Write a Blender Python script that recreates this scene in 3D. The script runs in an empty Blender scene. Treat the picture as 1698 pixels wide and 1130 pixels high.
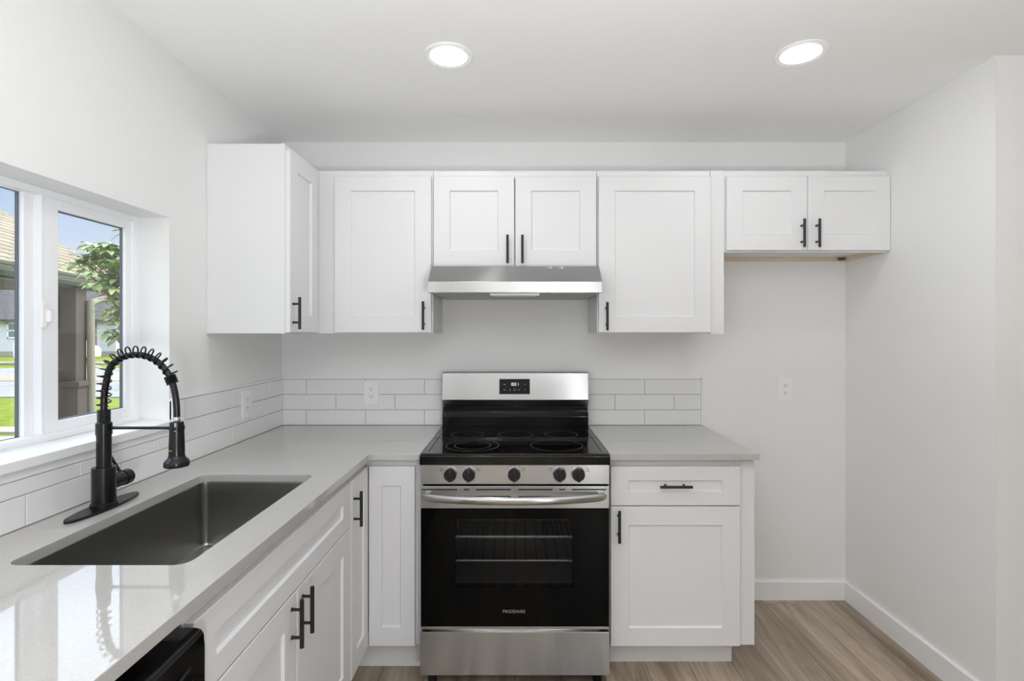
import bpy, bmesh, math, random
from mathutils import Vector, Matrix

random.seed(7)
C = bpy.context.scene.collection
SC = bpy.context.scene
PI = math.pi

# ------------------------------------------------------------------ camera
CAM_D, CAM_Z = 2.746, 1.4226          # distance from the back wall, eye height
cam = bpy.data.cameras.new('camera')
cam.sensor_width = 36.0
cam.lens = 853.0 / 1698.0 * 36.0
cam.shift_x = -8.0 / 1698.0
cam.shift_y = -13.0 / 1698.0
cam.clip_start = 0.02
cam.clip_end = 300
cam_o = bpy.data.objects.new('camera', cam)
C.objects.link(cam_o)
cam_o.location = (0, -CAM_D, CAM_Z)
cam_o.rotation_euler = (PI / 2, 0, 0)
SC.camera = cam_o

# ------------------------------------------------------------------ sky, sun, exposure
SC.view_settings.view_transform = 'Standard'
SC.view_settings.look = 'None'
SC.view_settings.gamma = 1.0
SC.view_settings.use_curve_mapping = False
SC.view_settings.exposure = 0.0
LAMP = 50.0                            # radiance of the ceiling light lenses
SKY = 1.0

w = bpy.data.worlds.new('world')
SC.world = w
w.use_nodes = True
nt = w.node_tree
nt.nodes.clear()
tc = nt.nodes.new('ShaderNodeTexCoord')
sx = nt.nodes.new('ShaderNodeSeparateXYZ')
rmp = nt.nodes.new('ShaderNodeValToRGB')
bg = nt.nodes.new('ShaderNodeBackground')
wo = nt.nodes.new('ShaderNodeOutputWorld')
nt.links.new(tc.outputs['Generated'], sx.inputs[0])
nt.links.new(sx.outputs[2], rmp.inputs[0])
nt.links.new(rmp.outputs[0], bg.inputs[0])
hi = nt.nodes.new('ShaderNodeMapRange')          # the sky is brighter higher up (raised for reflections and window daylight)
hi.inputs['From Min'].default_value = 0.22; hi.inputs['From Max'].default_value = 0.40
hi.inputs['To Min'].default_value = SKY; hi.inputs['To Max'].default_value = 3.6 * SKY
nt.links.new(sx.outputs[2], hi.inputs['Value'])
nt.links.new(hi.outputs[0], bg.inputs[1])
nt.links.new(bg.outputs[0], wo.inputs[0])
cr = rmp.color_ramp
cr.elements[0].position = 0.03
cr.elements[0].color = (0.95, 0.97, 1.0, 1)
cr.elements[1].position = 1.0
cr.elements[1].color = (0.78, 0.87, 1.0, 1)
e = cr.elements.new(0.12); e.color = (0.72, 0.82, 0.98, 1)
e = cr.elements.new(0.22); e.color = (0.50, 0.67, 0.96, 1)
e = cr.elements.new(0.38); e.color = (0.80, 0.88, 1.0, 1)

sun = bpy.data.lights.new('sun', 'SUN')
sun.energy = 3.0
sun.angle = math.radians(1.0)
sun.color = (1.0, 0.95, 0.86)
sun_o = bpy.data.objects.new('sun', sun)
C.objects.link(sun_o)
sun_o.rotation_euler = Vector((-0.45, -0.35, -0.85)).to_track_quat('-Z', 'Y').to_euler()

# added fill lights behind the camera, aimed at the ceiling and the side wall
for fx_, fd_, fz_, en, rot_ in ((0.35, 2.95, 1.15, 46.0, (PI, 0, 0)), (0.0, 4.9, 1.28, 54.0, (PI, 0, 0)), (0.9, 4.5, 1.0, 66.0, (0, PI / 2, 0))):
    fl_ = bpy.data.lights.new('fill_light', 'AREA')
    fl_.shape = 'DISK'; fl_.size = 0.5; fl_.energy = en; fl_.color = (0.93, 0.96, 1.0)
    fo_ = bpy.data.objects.new('fill_light', fl_)
    C.objects.link(fo_)
    fo_.location = (fx_, -fd_, fz_)
    fo_.rotation_euler = rot_

try:
    SC.cycles.max_bounces = 12
    SC.cycles.diffuse_bounces = 7
    SC.cycles.glossy_bounces = 5
    SC.cycles.transparent_max_bounces = 12
    SC.cycles.sample_clamp_indirect = 4.0
    SC.cycles.use_denoising = True
    SC.cycles.caustics_reflective = False
    SC.cycles.caustics_refractive = False
except Exception:
    pass

# ------------------------------------------------------------------ materials
def srgb(r, g, b):
    def f(c):
        c /= 255.0
        return c / 12.92 if c <= 0.04045 else ((c + 0.055) / 1.055) ** 2.4
    return (f(r), f(g), f(b), 1.0)

def P(name, col, rough=0.5, metal=0.0, spec=0.5, **kw):
    m = bpy.data.materials.new(name)
    m.use_nodes = True
    b = m.node_tree.nodes['Principled BSDF']
    b.inputs['Base Color'].default_value = col if len(col) == 4 else (*col, 1)
    b.inputs['Roughness'].default_value = rough
    b.inputs['Metallic'].default_value = metal
    b.inputs['Specular IOR Level'].default_value = spec
    for k, v in kw.items():
        b.inputs[k].default_value = v
    return m

def bsdf(m):
    return m.node_tree.nodes['Principled BSDF']

def noise_bump(m, scale=200, strength=0.1, dist=0.002, detail=2, stretch=None):
    n = m.node_tree
    t = n.nodes.new('ShaderNodeTexCoord')
    no = n.nodes.new('ShaderNodeTexNoise')
    no.inputs['Scale'].default_value = scale
    no.inputs['Detail'].default_value = detail
    bp = n.nodes.new('ShaderNodeBump')
    bp.inputs['Strength'].default_value = strength
    bp.inputs['Distance'].default_value = dist
    src = t.outputs['Object']
    if stretch:
        mp = n.nodes.new('ShaderNodeMapping')
        mp.inputs['Scale'].default_value = stretch
        n.links.new(src, mp.inputs[0])
        src = mp.outputs[0]
    n.links.new(src, no.inputs['Vector'])
    n.links.new(no.outputs['Fac'], bp.inputs['Height'])
    n.links.new(bp.outputs[0], bsdf(m).inputs['Normal'])
    return no

def noise_color(m, c1, c2, scale=5, detail=4, lo=0.35, hi=0.65, stretch=None):
    n = m.node_tree
    t = n.nodes.new('ShaderNodeTexCoord')
    no = n.nodes.new('ShaderNodeTexNoise')
    no.inputs['Scale'].default_value = scale
    no.inputs['Detail'].default_value = detail
    r = n.nodes.new('ShaderNodeValToRGB')
    r.color_ramp.elements[0].position = lo
    r.color_ramp.elements[1].position = hi
    r.color_ramp.elements[0].color = c1
    r.color_ramp.elements[1].color = c2
    src = t.outputs['Object']
    if stretch:
        mp = n.nodes.new('ShaderNodeMapping')
        mp.inputs['Scale'].default_value = stretch
        n.links.new(src, mp.inputs[0])
        src = mp.outputs[0]
    n.links.new(src, no.inputs['Vector'])
    n.links.new(no.outputs['Fac'], r.inputs[0])
    n.links.new(r.outputs[0], bsdf(m).inputs['Base Color'])
    return r

M = {}
M['wall'] = P('wall_paint', srgb(232, 232, 231), 0.6, spec=0.3)
noise_bump(M['wall'], 120, 0.4, 0.0018, 3)
M['greywall'] = P('grey_wall_paint', srgb(130, 129, 128), 0.6, spec=0.3)  # grey set to darken what the steel reflects of the unseen rear wall
M['ceil'] = P('ceiling_paint', srgb(243, 243, 242), 0.8, spec=0.2)
noise_bump(M['ceil'], 110, 0.2, 0.0015, 3)
M['cab'] = P('white_cabinet_paint', srgb(223, 223, 224), 0.38, spec=0.4)
M['toe'] = P('toe_kick_paint', srgb(225, 225, 224), 0.5, spec=0.3)
M['trim'] = P('white_trim_paint', srgb(238, 238, 238), 0.4, spec=0.4)
M['vinyl'] = P('white_vinyl', srgb(240, 241, 243), 0.35, spec=0.4)
M['quartz'] = P('grey_quartz', srgb(182, 180, 177), 0.035, spec=0.8)
noise_color(M['quartz'], srgb(176, 174, 171), srgb(188, 186, 183), 420, 3, 0.3, 0.7)
M['tile'] = P('white_glazed_tile', srgb(230, 230, 230), 0.12, spec=0.5)
noise_bump(M['tile'], 22, 0.12, 0.003, 1)
M['grout'] = P('grey_grout', srgb(168, 166, 164), 0.8, spec=0.2)
M['black'] = P('matte_black_metal', srgb(26, 26, 27), 0.38, 0.0, spec=0.45)
M['faucet'] = P('satin_black_metal', srgb(13, 14, 16), 0.27, 0.0, spec=0.4)
M['blackglass'] = P('black_glass', srgb(6, 6, 6), 0.03, spec=0.4)
M['doorglass'] = P('black_oven_door_glass', srgb(5, 5, 5), 0.04, spec=0.12)
M['blackenamel'] = P('black_enamel', srgb(9, 9, 9), 0.10, spec=0.3)
M['blackplastic'] = P('black_plastic', srgb(20, 19, 19), 0.35, spec=0.4)
M['chrome'] = P('chrome', (0.8, 0.8, 0.8), 0.12, 1.0)
M['dark'] = P('dark_gap', srgb(10, 10, 10), 0.6, spec=0.2)
M['red'] = P('red_mark', srgb(96, 30, 26), 0.4)
M['ring'] = P('burner_ring_print', srgb(120, 120, 118), 0.3)
M['label'] = P('grey_print', srgb(150, 150, 148), 0.5)
M['plastic'] = P('white_plastic', srgb(236, 236, 235), 0.3, spec=0.45)
M['slot'] = P('socket_slot', srgb(70, 68, 66), 0.6)
M['rawwood'] = P('raw_plywood', srgb(214, 196, 172), 0.7, spec=0.2)
noise_color(M['rawwood'], srgb(205, 186, 160), srgb(222, 206, 184), 9, 4, 0.3, 0.7, (1, 1, 12))
M['bracket'] = P('bracket_metal', srgb(120, 112, 104), 0.45, 0.6)
M['spacer'] = P('window_gasket', srgb(95, 100, 108), 0.5)
M['emit'] = P('light_lens', (1, 1, 1), 0.5)
bsdf(M['emit']).inputs['Emission Color'].default_value = (0.95, 0.975, 1.0, 1)
bsdf(M['emit']).inputs['Emission Strength'].default_value = LAMP
M['digit'] = P('display_digits', (0.9, 0.9, 0.95), 0.5)
bsdf(M['digit']).inputs['Emission Color'].default_value = (0.85, 0.88, 1.0, 1)
bsdf(M['digit']).inputs['Emission Strength'].default_value = 0.8
M['icon'] = P('display_print', srgb(150, 150, 150), 0.5)
M['gold'] = P('gold_print', srgb(170, 140, 80), 0.4)

def stainless(name, col, rough, aniso=0.85):
    m = P(name, col, rough, 1.0)
    n = m.node_tree
    b = bsdf(m)
    b.inputs['Anisotropic'].default_value = aniso
    b.inputs['Anisotropic Rotation'].default_value = 0.25
    tg = n.nodes.new('ShaderNodeTangent')
    tg.direction_type = 'RADIAL'
    tg.axis = 'Z'
    n.links.new(tg.outputs[0], b.inputs['Tangent'])
    return m
M['steel'] = stainless('brushed_stainless', (0.43, 0.426, 0.418, 1), 0.27)
M['sinksteel'] = P('satin_sink_steel', (0.36, 0.355, 0.34, 1), 0.32, 1.0)
noise_bump(M['sinksteel'], 1.0, 0.06, 0.001, 2, (700, 6, 6))

def glass(name, tint, f0=0.04):
    m = bpy.data.materials.new(name)
    m.use_nodes = True
    n = m.node_tree
    n.nodes.clear()
    o = n.nodes.new('ShaderNodeOutputMaterial')
    mx = n.nodes.new('ShaderNodeMixShader')
    tr = n.nodes.new('ShaderNodeBsdfTransparent')
    tr.inputs[0].default_value = (*tint, 1)
    gl = n.nodes.new('ShaderNodeBsdfGlossy')
    gl.inputs['Roughness'].default_value = 0.0
    lw = n.nodes.new('ShaderNodeLayerWeight')
    lw.inputs[0].default_value = 0.5
    pw = n.nodes.new('ShaderNodeMath'); pw.operation = 'POWER'; pw.inputs[1].default_value = 5
    ma = n.nodes.new('ShaderNodeMath'); ma.operation = 'MULTIPLY_ADD'
    ma.inputs[1].default_value = 0.96; ma.inputs[2].default_value = f0
    n.links.new(lw.outputs['Facing'], pw.inputs[0])
    n.links.new(pw.outputs[0], ma.inputs[0])
    n.links.new(ma.outputs[0], mx.inputs[0])
    n.links.new(tr.outputs[0], mx.inputs[1])
    n.links.new(gl.outputs[0], mx.inputs[2])
    n.links.new(mx.outputs[0], o.inputs[0])
    return m
M['pane'] = glass('clear_window_glass', (0.97, 0.98, 0.98))
M['ovenpane'] = glass('tinted_oven_glass', (0.62, 0.62, 0.62), 0.012)
M['hoodlens'] = P('frosted_lens', srgb(235, 235, 230), 0.35, spec=0.6)
noise_bump(M['hoodlens'], 260, 0.5, 0.002, 1)
M['hoodgrey'] = P('grey_hood_underside', srgb(176, 175, 172), 0.45)
M['cavity'] = P('oven_enamel', srgb(150, 148, 146), 0.4)
M['rackwire'] = P('rack_wire', (0.9, 0.9, 0.9), 0.35, 0.5)

# plank floor -------------------------------------------------------
def plank_material():
    m = P('oak_vinyl_plank', srgb(170, 155, 138), 0.38, spec=0.35)
    n = m.node_tree
    b = bsdf(m)
    N = n.nodes.new
    L = n.links.new
    def math_(op, a, b_=None):
        x = N('ShaderNodeMath'); x.operation = op
        for i, v in enumerate((a, b_)):
            if v is None: continue
            if isinstance(v, (int, float)): x.inputs[i].default_value = v
            else: L(v, x.inputs[i])
        return x.outputs[0]
    t = N('ShaderNodeTexCoord')
    s = N('ShaderNodeSeparateXYZ')
    L(t.outputs['Object'], s.inputs[0])
    W, LEN = 0.1865, 1.22
    u = math_('DIVIDE', math_('ADD', s.outputs[0], 10 * W - 1.2975 + 0.0), W)
    col = math_('FLOOR', u)
    wn = N('ShaderNodeTexWhiteNoise'); wn.noise_dimensions = '1D'
    L(col, wn.inputs['W'])
    v = math_('ADD', math_('DIVIDE', s.outputs[1], LEN), math_('MULTIPLY', wn.outputs['Value'], 7.3))
    row = math_('FLOOR', v)
    cb = N('ShaderNodeCombineXYZ')
    L(col, cb.inputs[0]); L(row, cb.inputs[1])
    wn2 = N('ShaderNodeTexWhiteNoise'); wn2.noise_dimensions = '3D'
    L(cb.outputs[0], wn2.inputs['Vector'])
    # grain: stretched noise, offset per plank
    off = N('ShaderNodeVectorMath'); off.operation = 'SCALE'
    L(wn2.outputs['Color'], off.inputs[0]); off.inputs['Scale'].default_value = 40
    ad = N('ShaderNodeVectorMath'); ad.operation = 'ADD'
    L(t.outputs['Object'], ad.inputs[0]); L(off.outputs[0], ad.inputs[1])
    mp = N('ShaderNodeMapping'); mp.inputs['Scale'].default_value = (8, 0.9, 1)
    L(ad.outputs[0], mp.inputs[0])
    g = N('ShaderNodeTexNoise'); g.inputs['Scale'].default_value = 1; g.inputs['Detail'].default_value = 8
    g.inputs['Roughness'].default_value = 0.62; g.inputs['Distortion'].default_value = 1.3
    L(mp.outputs[0], g.inputs['Vector'])
    mp2 = N('ShaderNodeMapping'); mp2.inputs['Scale'].default_value = (120, 3.5, 1)
    L(ad.outputs[0], mp2.inputs[0])
    g2 = N('ShaderNodeTexNoise'); g2.inputs['Scale'].default_value = 1; g2.inputs['Detail'].default_value = 4
    L(mp2.outputs[0], g2.inputs['Vector'])
    gr = math_('ADD', math_('MULTIPLY', g.outputs['Fac'], 0.8), math_('MULTIPLY', g2.outputs['Fac'], 0.2))
    r = N('ShaderNodeValToRGB')
    r.color_ramp.elements[0].position = 0.30; r.color_ramp.elements[0].color = srgb(104, 89, 75)
    r.color_ramp.elements[1].position = 0.68; r.color_ramp.elements[1].color = srgb(192, 178, 161)
    e = r.color_ramp.elements.new(0.5); e.color = srgb(158, 143, 126)
    L(gr, r.inputs[0])
    tone = N('ShaderNodeValToRGB')
    tone.color_ramp.elements[0].color = (0.60, 0.59, 0.585, 1)
    tone.color_ramp.elements[1].color = (1.16, 1.14, 1.11, 1)
    L(wn2.outputs['Value'], tone.inputs[0])
    mul = N('ShaderNodeMix'); mul.data_type = 'RGBA'; mul.blend_type = 'MULTIPLY'
    mul.inputs[0].default_value = 1
    L(r.outputs[0], mul.inputs[6]); L(tone.outputs[0], mul.inputs[7])
    # joints
    fu = math_('FRACT', u); fv = math_('FRACT', v)
    eu = math_('LESS_THAN', math_('MINIMUM', fu, math_('SUBTRACT', 1, fu)), 0.010)
    ev = math_('LESS_THAN', math_('MINIMUM', fv, math_('SUBTRACT', 1, fv)), 0.0013)
    ed = math_('MAXIMUM', eu, ev)
    mx = N('ShaderNodeMix'); mx.data_type = 'RGBA'
    L(math_('MULTIPLY', ed, 0.7), mx.inputs[0])
    L(mul.outputs[2], mx.inputs[6]); mx.inputs[7].default_value = srgb(80, 68, 56)
    L(mx.outputs[2], b.inputs['Base Color'])
    bp = N('ShaderNodeBump'); bp.inputs['Strength'].default_value = 0.15; bp.inputs['Distance'].default_value = 0.002
    L(gr, bp.inputs['Height']); L(bp.outputs[0], b.inputs['Normal'])
    return m
M['floor'] = plank_material()

# outdoors
M['grass'] = P('lawn_grass', srgb(120, 170, 60), 0.9, spec=0.1)
noise_color(M['grass'], srgb(96, 112, 26), srgb(126, 138, 54), 3.0, 8, 0.3, 0.7)
M['asphalt'] = P('pale_asphalt', srgb(176, 176, 176), 0.9, spec=0.1)
noise_color(M['asphalt'], srgb(128, 128, 128), srgb(152, 151, 149), 2.0, 6, 0.3, 0.7)
M['gravel'] = P('tan_gravel', srgb(190, 176, 158), 0.95, spec=0.1)
noise_color(M['gravel'], srgb(140, 128, 112), srgb(166, 156, 142), 6.0, 6, 0.3, 0.7)
M['concrete'] = P('pale_concrete', srgb(160, 156, 150), 0.9, spec=0.1)
M['pillar'] = P('taupe_painted_wood', srgb(98, 90, 82), 0.7, spec=0.2)
M['gutter'] = P('grey_green_metal', srgb(98, 104, 94), 0.5, spec=0.3)
M['spout'] = P('beige_painted_metal', srgb(160, 154, 138), 0.5, spec=0.3)
M['leaf'] = P('rhododendron_leaf', srgb(150, 176, 100), 0.4, spec=0.4)
noise_color(M['leaf'], srgb(132, 156, 84), srgb(196, 206, 156), 5.0, 2, 0.35, 0.65)
M['stem'] = P('brown_stem', srgb(150, 112, 80), 0.8)
M['blueside'] = P('pale_blue_siding', srgb(212, 210, 220), 0.8, spec=0.2)
M['darkroof'] = P('dark_grey_shingle', srgb(128, 126, 128), 0.9, spec=0.1)
noise_color(M['darkroof'], srgb(80, 77, 78), srgb(102, 99, 99), 3.0, 6, 0.3, 0.7)
M['houseglass'] = P('house_window_glass', srgb(120, 130, 140), 0.1)
M['redside'] = P('red_brown_siding', srgb(120, 92, 84), 0.8)
M['carpaint'] = P('white_car_paint', srgb(236, 238, 242), 0.25)
M['carglass'] = P('car_glass', srgb(50, 56, 62), 0.08)
M['tyre'] = P('tyre_rubber', srgb(36, 36, 36), 0.8)
M['autumn'] = P('autumn_leaf', srgb(226, 178, 70), 0.8)
M['green'] = P('tree_leaf', srgb(128, 150, 110), 0.8)
M['cable'] = P('cable', srgb(120, 124, 130), 0.6)
M['fence'] = P('galvanised_wire', srgb(196, 198, 200), 0.5, 0.3)

def shingle_material():
    m = P('tan_shingle', srgb(196, 184, 164), 0.9, spec=0.1)
    n = m.node_tree
    t = n.nodes.new('ShaderNodeTexCoord')
    br = n.nodes.new('ShaderNodeTexBrick')
    br.inputs['Color1'].default_value = srgb(160, 150, 130)
    br.inputs['Color2'].default_value = srgb(146, 136, 116)
    br.inputs['Mortar'].default_value = srgb(92, 82, 68)
    br.inputs['Scale'].default_value = 1.0
    br.inputs['Mortar Size'].default_value = 0.012
    br.inputs['Mortar Smooth'].default_value = 0.4
    br.inputs['Brick Width'].default_value = 0.32
    br.inputs['Row Height'].default_value = 0.10
    n.links.new(t.outputs['UV'], br.inputs['Vector'])
    n.links.new(br.outputs['Color'], bsdf(m).inputs['Base Color'])
    return m
M['shingle'] = shingle_material()

# ------------------------------------------------------------------ mesh builder
def frame(o, u, v, wd):
    m = Matrix((( *u, 0), (*v, 0), (*wd, 0), (0, 0, 0, 1))).transposed()
    m.translation = Vector(o)
    return m

def world_loc(o):
    p = Vector((0, 0, 0))
    while o is not None:
        p += o.location
        o = o.parent
    return p

class MB:
    def __init__(s):
        s.bm = bmesh.new()
        s.mi = 0
    def _fin(s, geom, mat=None):
        for f in geom:
            f.material_index = s.mi
    def box(s, x0, x1, y0, y1, z0, z1, bev=0.0, seg=2, T=None):
        n0 = len(s.bm.faces)
        r = bmesh.ops.create_cube(s.bm, size=1)
        vs = r['verts']
        for v in vs:
            v.co = Vector((x0 + (v.co.x + .5) * (x1 - x0), y0 + (v.co.y + .5) * (y1 - y0), z0 + (v.co.z + .5) * (z1 - z0)))
        if bev > 0:
            es = list({e for v in vs for e in v.link_edges})
            bmesh.ops.bevel(s.bm, geom=es, offset=bev, segments=seg, affect='EDGES', profile=0.5)
        s.bm.faces.ensure_lookup_table()
        fs = s.bm.faces[n0:]
        if T is not None:
            for v in {v for f in fs for v in f.verts}:
                v.co = T @ v.co
        for f in fs: f.material_index = s.mi
        return s
    def face(s, pts):
        vs = [s.bm.verts.new(p) for p in pts]
        f = s.bm.faces.new(vs)
        f.material_index = s.mi
        return f
    def rings(s, rings, cap0=True, cap1=True, closed=True):
        """list of rings (same count of points) joined with quads"""
        R = [[s.bm.verts.new(p) for p in r] for r in rings]
        n = len(R[0])
        for a, b in zip(R, R[1:]):
            for i in range(n if closed else n - 1):
                j = (i + 1) % n
                try:
                    f = s.bm.faces.new((a[i], a[j], b[j], b[i])); f.material_index = s.mi
                except ValueError:
                    pass
        if cap0 and n > 2:
            f = s.bm.faces.new(list(reversed(R[0]))); f.material_index = s.mi
        if cap1 and n > 2:
            f = s.bm.faces.new(R[-1]); f.material_index = s.mi
        return s
    def lathe(s, prof, T, seg=32, cap0=True, cap1=True):
        rings = []
        for r, h in prof:
            rings.append([T @ Vector((r * math.cos(2 * PI * i / seg), r * math.sin(2 * PI * i / seg), h)) for i in range(seg)])
        return s.rings(rings, cap0, cap1)
    def cyl(s, p0, p1, r, r2=None, seg=24, bev=0.0):
        p0 = Vector(p0); p1 = Vector(p1)
        r2 = r if r2 is None else r2
        d = p1 - p0
        L = d.length
        q = d.to_track_quat('Z', 'Y').to_matrix().to_4x4()
        q.translation = p0
        if bev > 0:
            pr = [(r - bev, 0), (r - bev * .3, bev * .3), (r, bev), (r2, L - bev), (r2 - bev * .3, L - bev * .3), (r2 - bev, L)]
        else:
            pr = [(r, 0), (r2, L)]
        return s.lathe(pr, q, seg)
    def tube(s, pts, r, seg=10, caps=True):
        pts = [Vector(p) for p in pts]
        n = len(pts)
        rr = r if isinstance(r, (list, tuple)) else [r] * n
        tan = []
        for i in range(n):
            a = pts[max(0, i - 1)]; b = pts[min(n - 1, i + 1)]
            tan.append((b - a).normalized())
        up = Vector((0, 0, 1)) if abs(tan[0].z) < 0.9 else Vector((0, 1, 0))
        nrm = (up - tan[0] * up.dot(tan[0])).normalized()
        rings = []
        for i in range(n):
            nrm = (nrm - tan[i] * nrm.dot(tan[i])).normalized()
            bi = tan[i].cross(nrm)
            rings.append([pts[i] + (nrm * math.cos(2 * PI * k / seg) + bi * math.sin(2 * PI * k / seg)) * rr[i] for k in range(seg)])
        return s.rings(rings, caps, caps)
    def prism(s, poly, lo, hi, fn, bev=0.0):
        """poly: 2-D outline; fn(a, b, t) -> point; extruded between t=lo and t=hi"""
        n0 = len(s.bm.faces)
        s.rings([[fn(a, b, lo) for a, b in poly], [fn(a, b, hi) for a, b in poly]])
        s.bm.faces.ensure_lookup_table()
        if bev > 0:
            fs = s.bm.faces[n0:]
            es = list({e for f in fs for e in f.edges})
            bmesh.ops.bevel(s.bm, geom=es, offset=bev, segments=2, affect='EDGES', profile=0.5)
            s.bm.faces.ensure_lookup_table()
            for f in s.bm.faces[n0:]: f.material_index = s.mi
        return s
    def plate(s, outer, hole, z0, z1, bev=0.0):
        """flat slab with one hole, both loops (x, y)"""
        bm2 = bmesh.new()
        ed = []
        for loop in (outer, hole):
            if not loop: continue
            vs = [bm2.verts.new((a, b, z1)) for a, b in loop]
            for i in range(len(vs)):
                ed.append(bm2.edges.new((vs[i], vs[(i + 1) % len(vs)])))
        r = bmesh.ops.triangle_fill(bm2, use_beauty=True, use_dissolve=False, edges=ed, normal=(0, 0, 1))
        bm2.normal_update()
        for f in bm2.faces:
            if f.normal.z < 0: f.normal_flip()
        ext = bmesh.ops.extrude_face_region(bm2, geom=list(bm2.faces))
        for g in ext['geom']:
            if isinstance(g, bmesh.types.BMVert): g.co.z = z0
        bmesh.ops.recalc_face_normals(bm2, faces=list(bm2.faces))
        me = bpy.data.meshes.new('tmp')
        bm2.to_mesh(me); bm2.free()
        n0 = len(s.bm.faces)
        s.bm.from_mesh(me)
        bpy.data.meshes.remove(me)
        s.bm.faces.ensure_lookup_table()
        if bev > 0:
            fs = set(s.bm.faces[n0:])
            es = [e for f in fs for e in f.edges if len(e.link_faces) == 2 and abs(e.link_faces[0].normal.z - e.link_faces[1].normal.z) > 0.5]
            bmesh.ops.bevel(s.bm, geom=list(set(es)), offset=bev, segments=2, affect='EDGES', profile=0.5)
            s.bm.faces.ensure_lookup_table()
        for f in s.bm.faces[n0:]: f.material_index = s.mi
        return s
    def build(s, name, mat, parent=None, smooth=True, angle=35, recalc=True):
        if recalc:
            bmesh.ops.recalc_face_normals(s.bm, faces=list(s.bm.faces))
        off = world_loc(parent) if parent else Vector((0, 0, 0))
        if parent:
            for v in s.bm.verts: v.co -= off
        me = bpy.data.meshes.new(name)
        s.bm.to_mesh(me); s.bm.free()
        for m in (mat if isinstance(mat, (list, tuple)) else [mat]): me.materials.append(m)
        if smooth:
            for p in me.polygons: p.use_smooth = True
            me.set_sharp_from_angle(angle=math.radians(angle))
        o = bpy.data.objects.new(name, me)
        C.objects.link(o)
        if parent: o.parent = parent
        if smooth and recalc:
            wn = o.modifiers.new('weighted_normals', 'WEIGHTED_NORMAL')
            wn.weight = 60
            wn.keep_sharp = True
        return o

def thing(name, label, cat, loc, group=None, kind=None):
    o = bpy.data.objects.new(name, None)
    o.empty_display_size = 0.05
    C.objects.link(o)
    o.location = loc
    o['label'] = label
    o['category'] = cat
    if group: o['group'] = group
    if kind: o['kind'] = kind
    return o

def tag(o, label, cat, group=None, kind=None):
    o['label'] = label; o['category'] = cat
    if group: o['group'] = group
    if kind: o['kind'] = kind
    return o

def struct(o, label=None):
    o['kind'] = 'structure'
    if label: o['label'] = label
    return o

def text_mesh(body, T, width, height, name, mat, parent):
    """flat lettering from the built-in font, fitted to width x height (cap height), as a mesh"""
    cu = bpy.data.curves.new(name, 'FONT')
    cu.body = body
    cu.size = 1
    cu.space_character = 1.12
    cu.extrude = 0.02
    to = bpy.data.objects.new(name, cu)
    C.objects.link(to)
    bpy.context.view_layer.update()
    dg = bpy.context.evaluated_depsgraph_get()
    me = bpy.data.meshes.new_from_object(to.evaluated_get(dg))
    bpy.data.objects.remove(to); bpy.data.curves.remove(cu)
    xs = [v.co.x for v in me.vertices]; ys = [v.co.y for v in me.vertices]; zs = [v.co.z for v in me.vertices]
    off = world_loc(parent)
    for v in me.vertices:
        a = (v.co.x - min(xs)) / (max(xs) - min(xs)) * width - width / 2
        b = (v.co.y - min(ys)) / (max(ys) - min(ys)) * height - height / 2
        c = (v.co.z - min(zs)) / (max(zs) - min(zs)) * 0.0006
        v.co = T @ Vector((a, b, c)) - off
    me.materials.clear(); me.materials.append(mat)
    o = bpy.data.objects.new(name, me)
    C.objects.link(o); o.parent = parent
    return o

# ------------------------------------------------------------------ room measures (d = distance in front of the back wall, y = -d)
XL, XR = -1.255, 1.754          # left and right wall faces
ZC = 2.4386                     # ceiling
DR = 0.862                      # the right wall ends here and turns
XF, DB = 4.4, 6.2               # rest of the room
CT = 0.930                      # countertop
CB = 0.9035                     # its underside

# ------------------------------------------------------------------ structure
b = MB(); b.box(-1.5, XF + .15, -DB - .15, .15, -.12, 0)
struct(b.build('floor', M['floor'], smooth=False), 'grey-brown oak plank floor running away from the camera')
b = MB(); b.box(-1.5, XF + .15, -DB - .15, .15, ZC, ZC + .15)
struct(b.build('ceiling', M['ceil'], smooth=False), 'flat white painted ceiling')
b = MB(); b.box(-1.5, XF + .15, 0, .15, 0, ZC)
struct(b.build('wall_back', M['wall'], smooth=False), 'off-white wall behind the range')
b = MB(); b.box(XR, XF + .15, -DR, 0, 0, ZC)
struct(b.build('wall_right', M['wall'], smooth=False), 'off-white wall right of the empty fridge space, turning the corner')
WD0, WD1, WZ0, WZ1 = .888, 1.652, 1.1067, 1.8387      # window opening in the left wall
XO = -1.415
b = MB()
b.box(XO, XL, -WD0, 0, 0, ZC)
b.box(XO, XL, -DB, -WD1, 0, ZC)
b.box(XO, XL, -WD1, -WD0, 0, WZ0 - .026)
b.box(XO, XL, -WD1, -WD0, WZ1, ZC)
struct(b.build('wall_left', M['wall'], smooth=False), 'off-white wall with the sliding window')
b = MB(); b.box(XF, XF + .15, -DB, -DR, 0, ZC)
struct(b.build('wall_far_right', M['wall'], smooth=False), 'plain off-white wall outside the photo on the right')
RW = [(-.95, -.42), (.32, .75)]  # invented window openings, placed to throw bright bands into the steel
b = MB()
xs = [XO] + [v for r_ in RW for v in r_] + [XF + .15]
for i in range(0, len(xs), 2): b.box(xs[i], xs[i + 1], -DB - .15, -DB, 0, ZC)
for x0, x1 in RW:
    b.box(x0, x1, -DB - .15, -DB, 0, .45); b.box(x0, x1, -DB - .15, -DB, 2.1, ZC)
struct(b.build('wall_rear', M['greywall'], smooth=False), 'unseen wall behind the camera, greyed for steel reflections, with two added windows')
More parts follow.
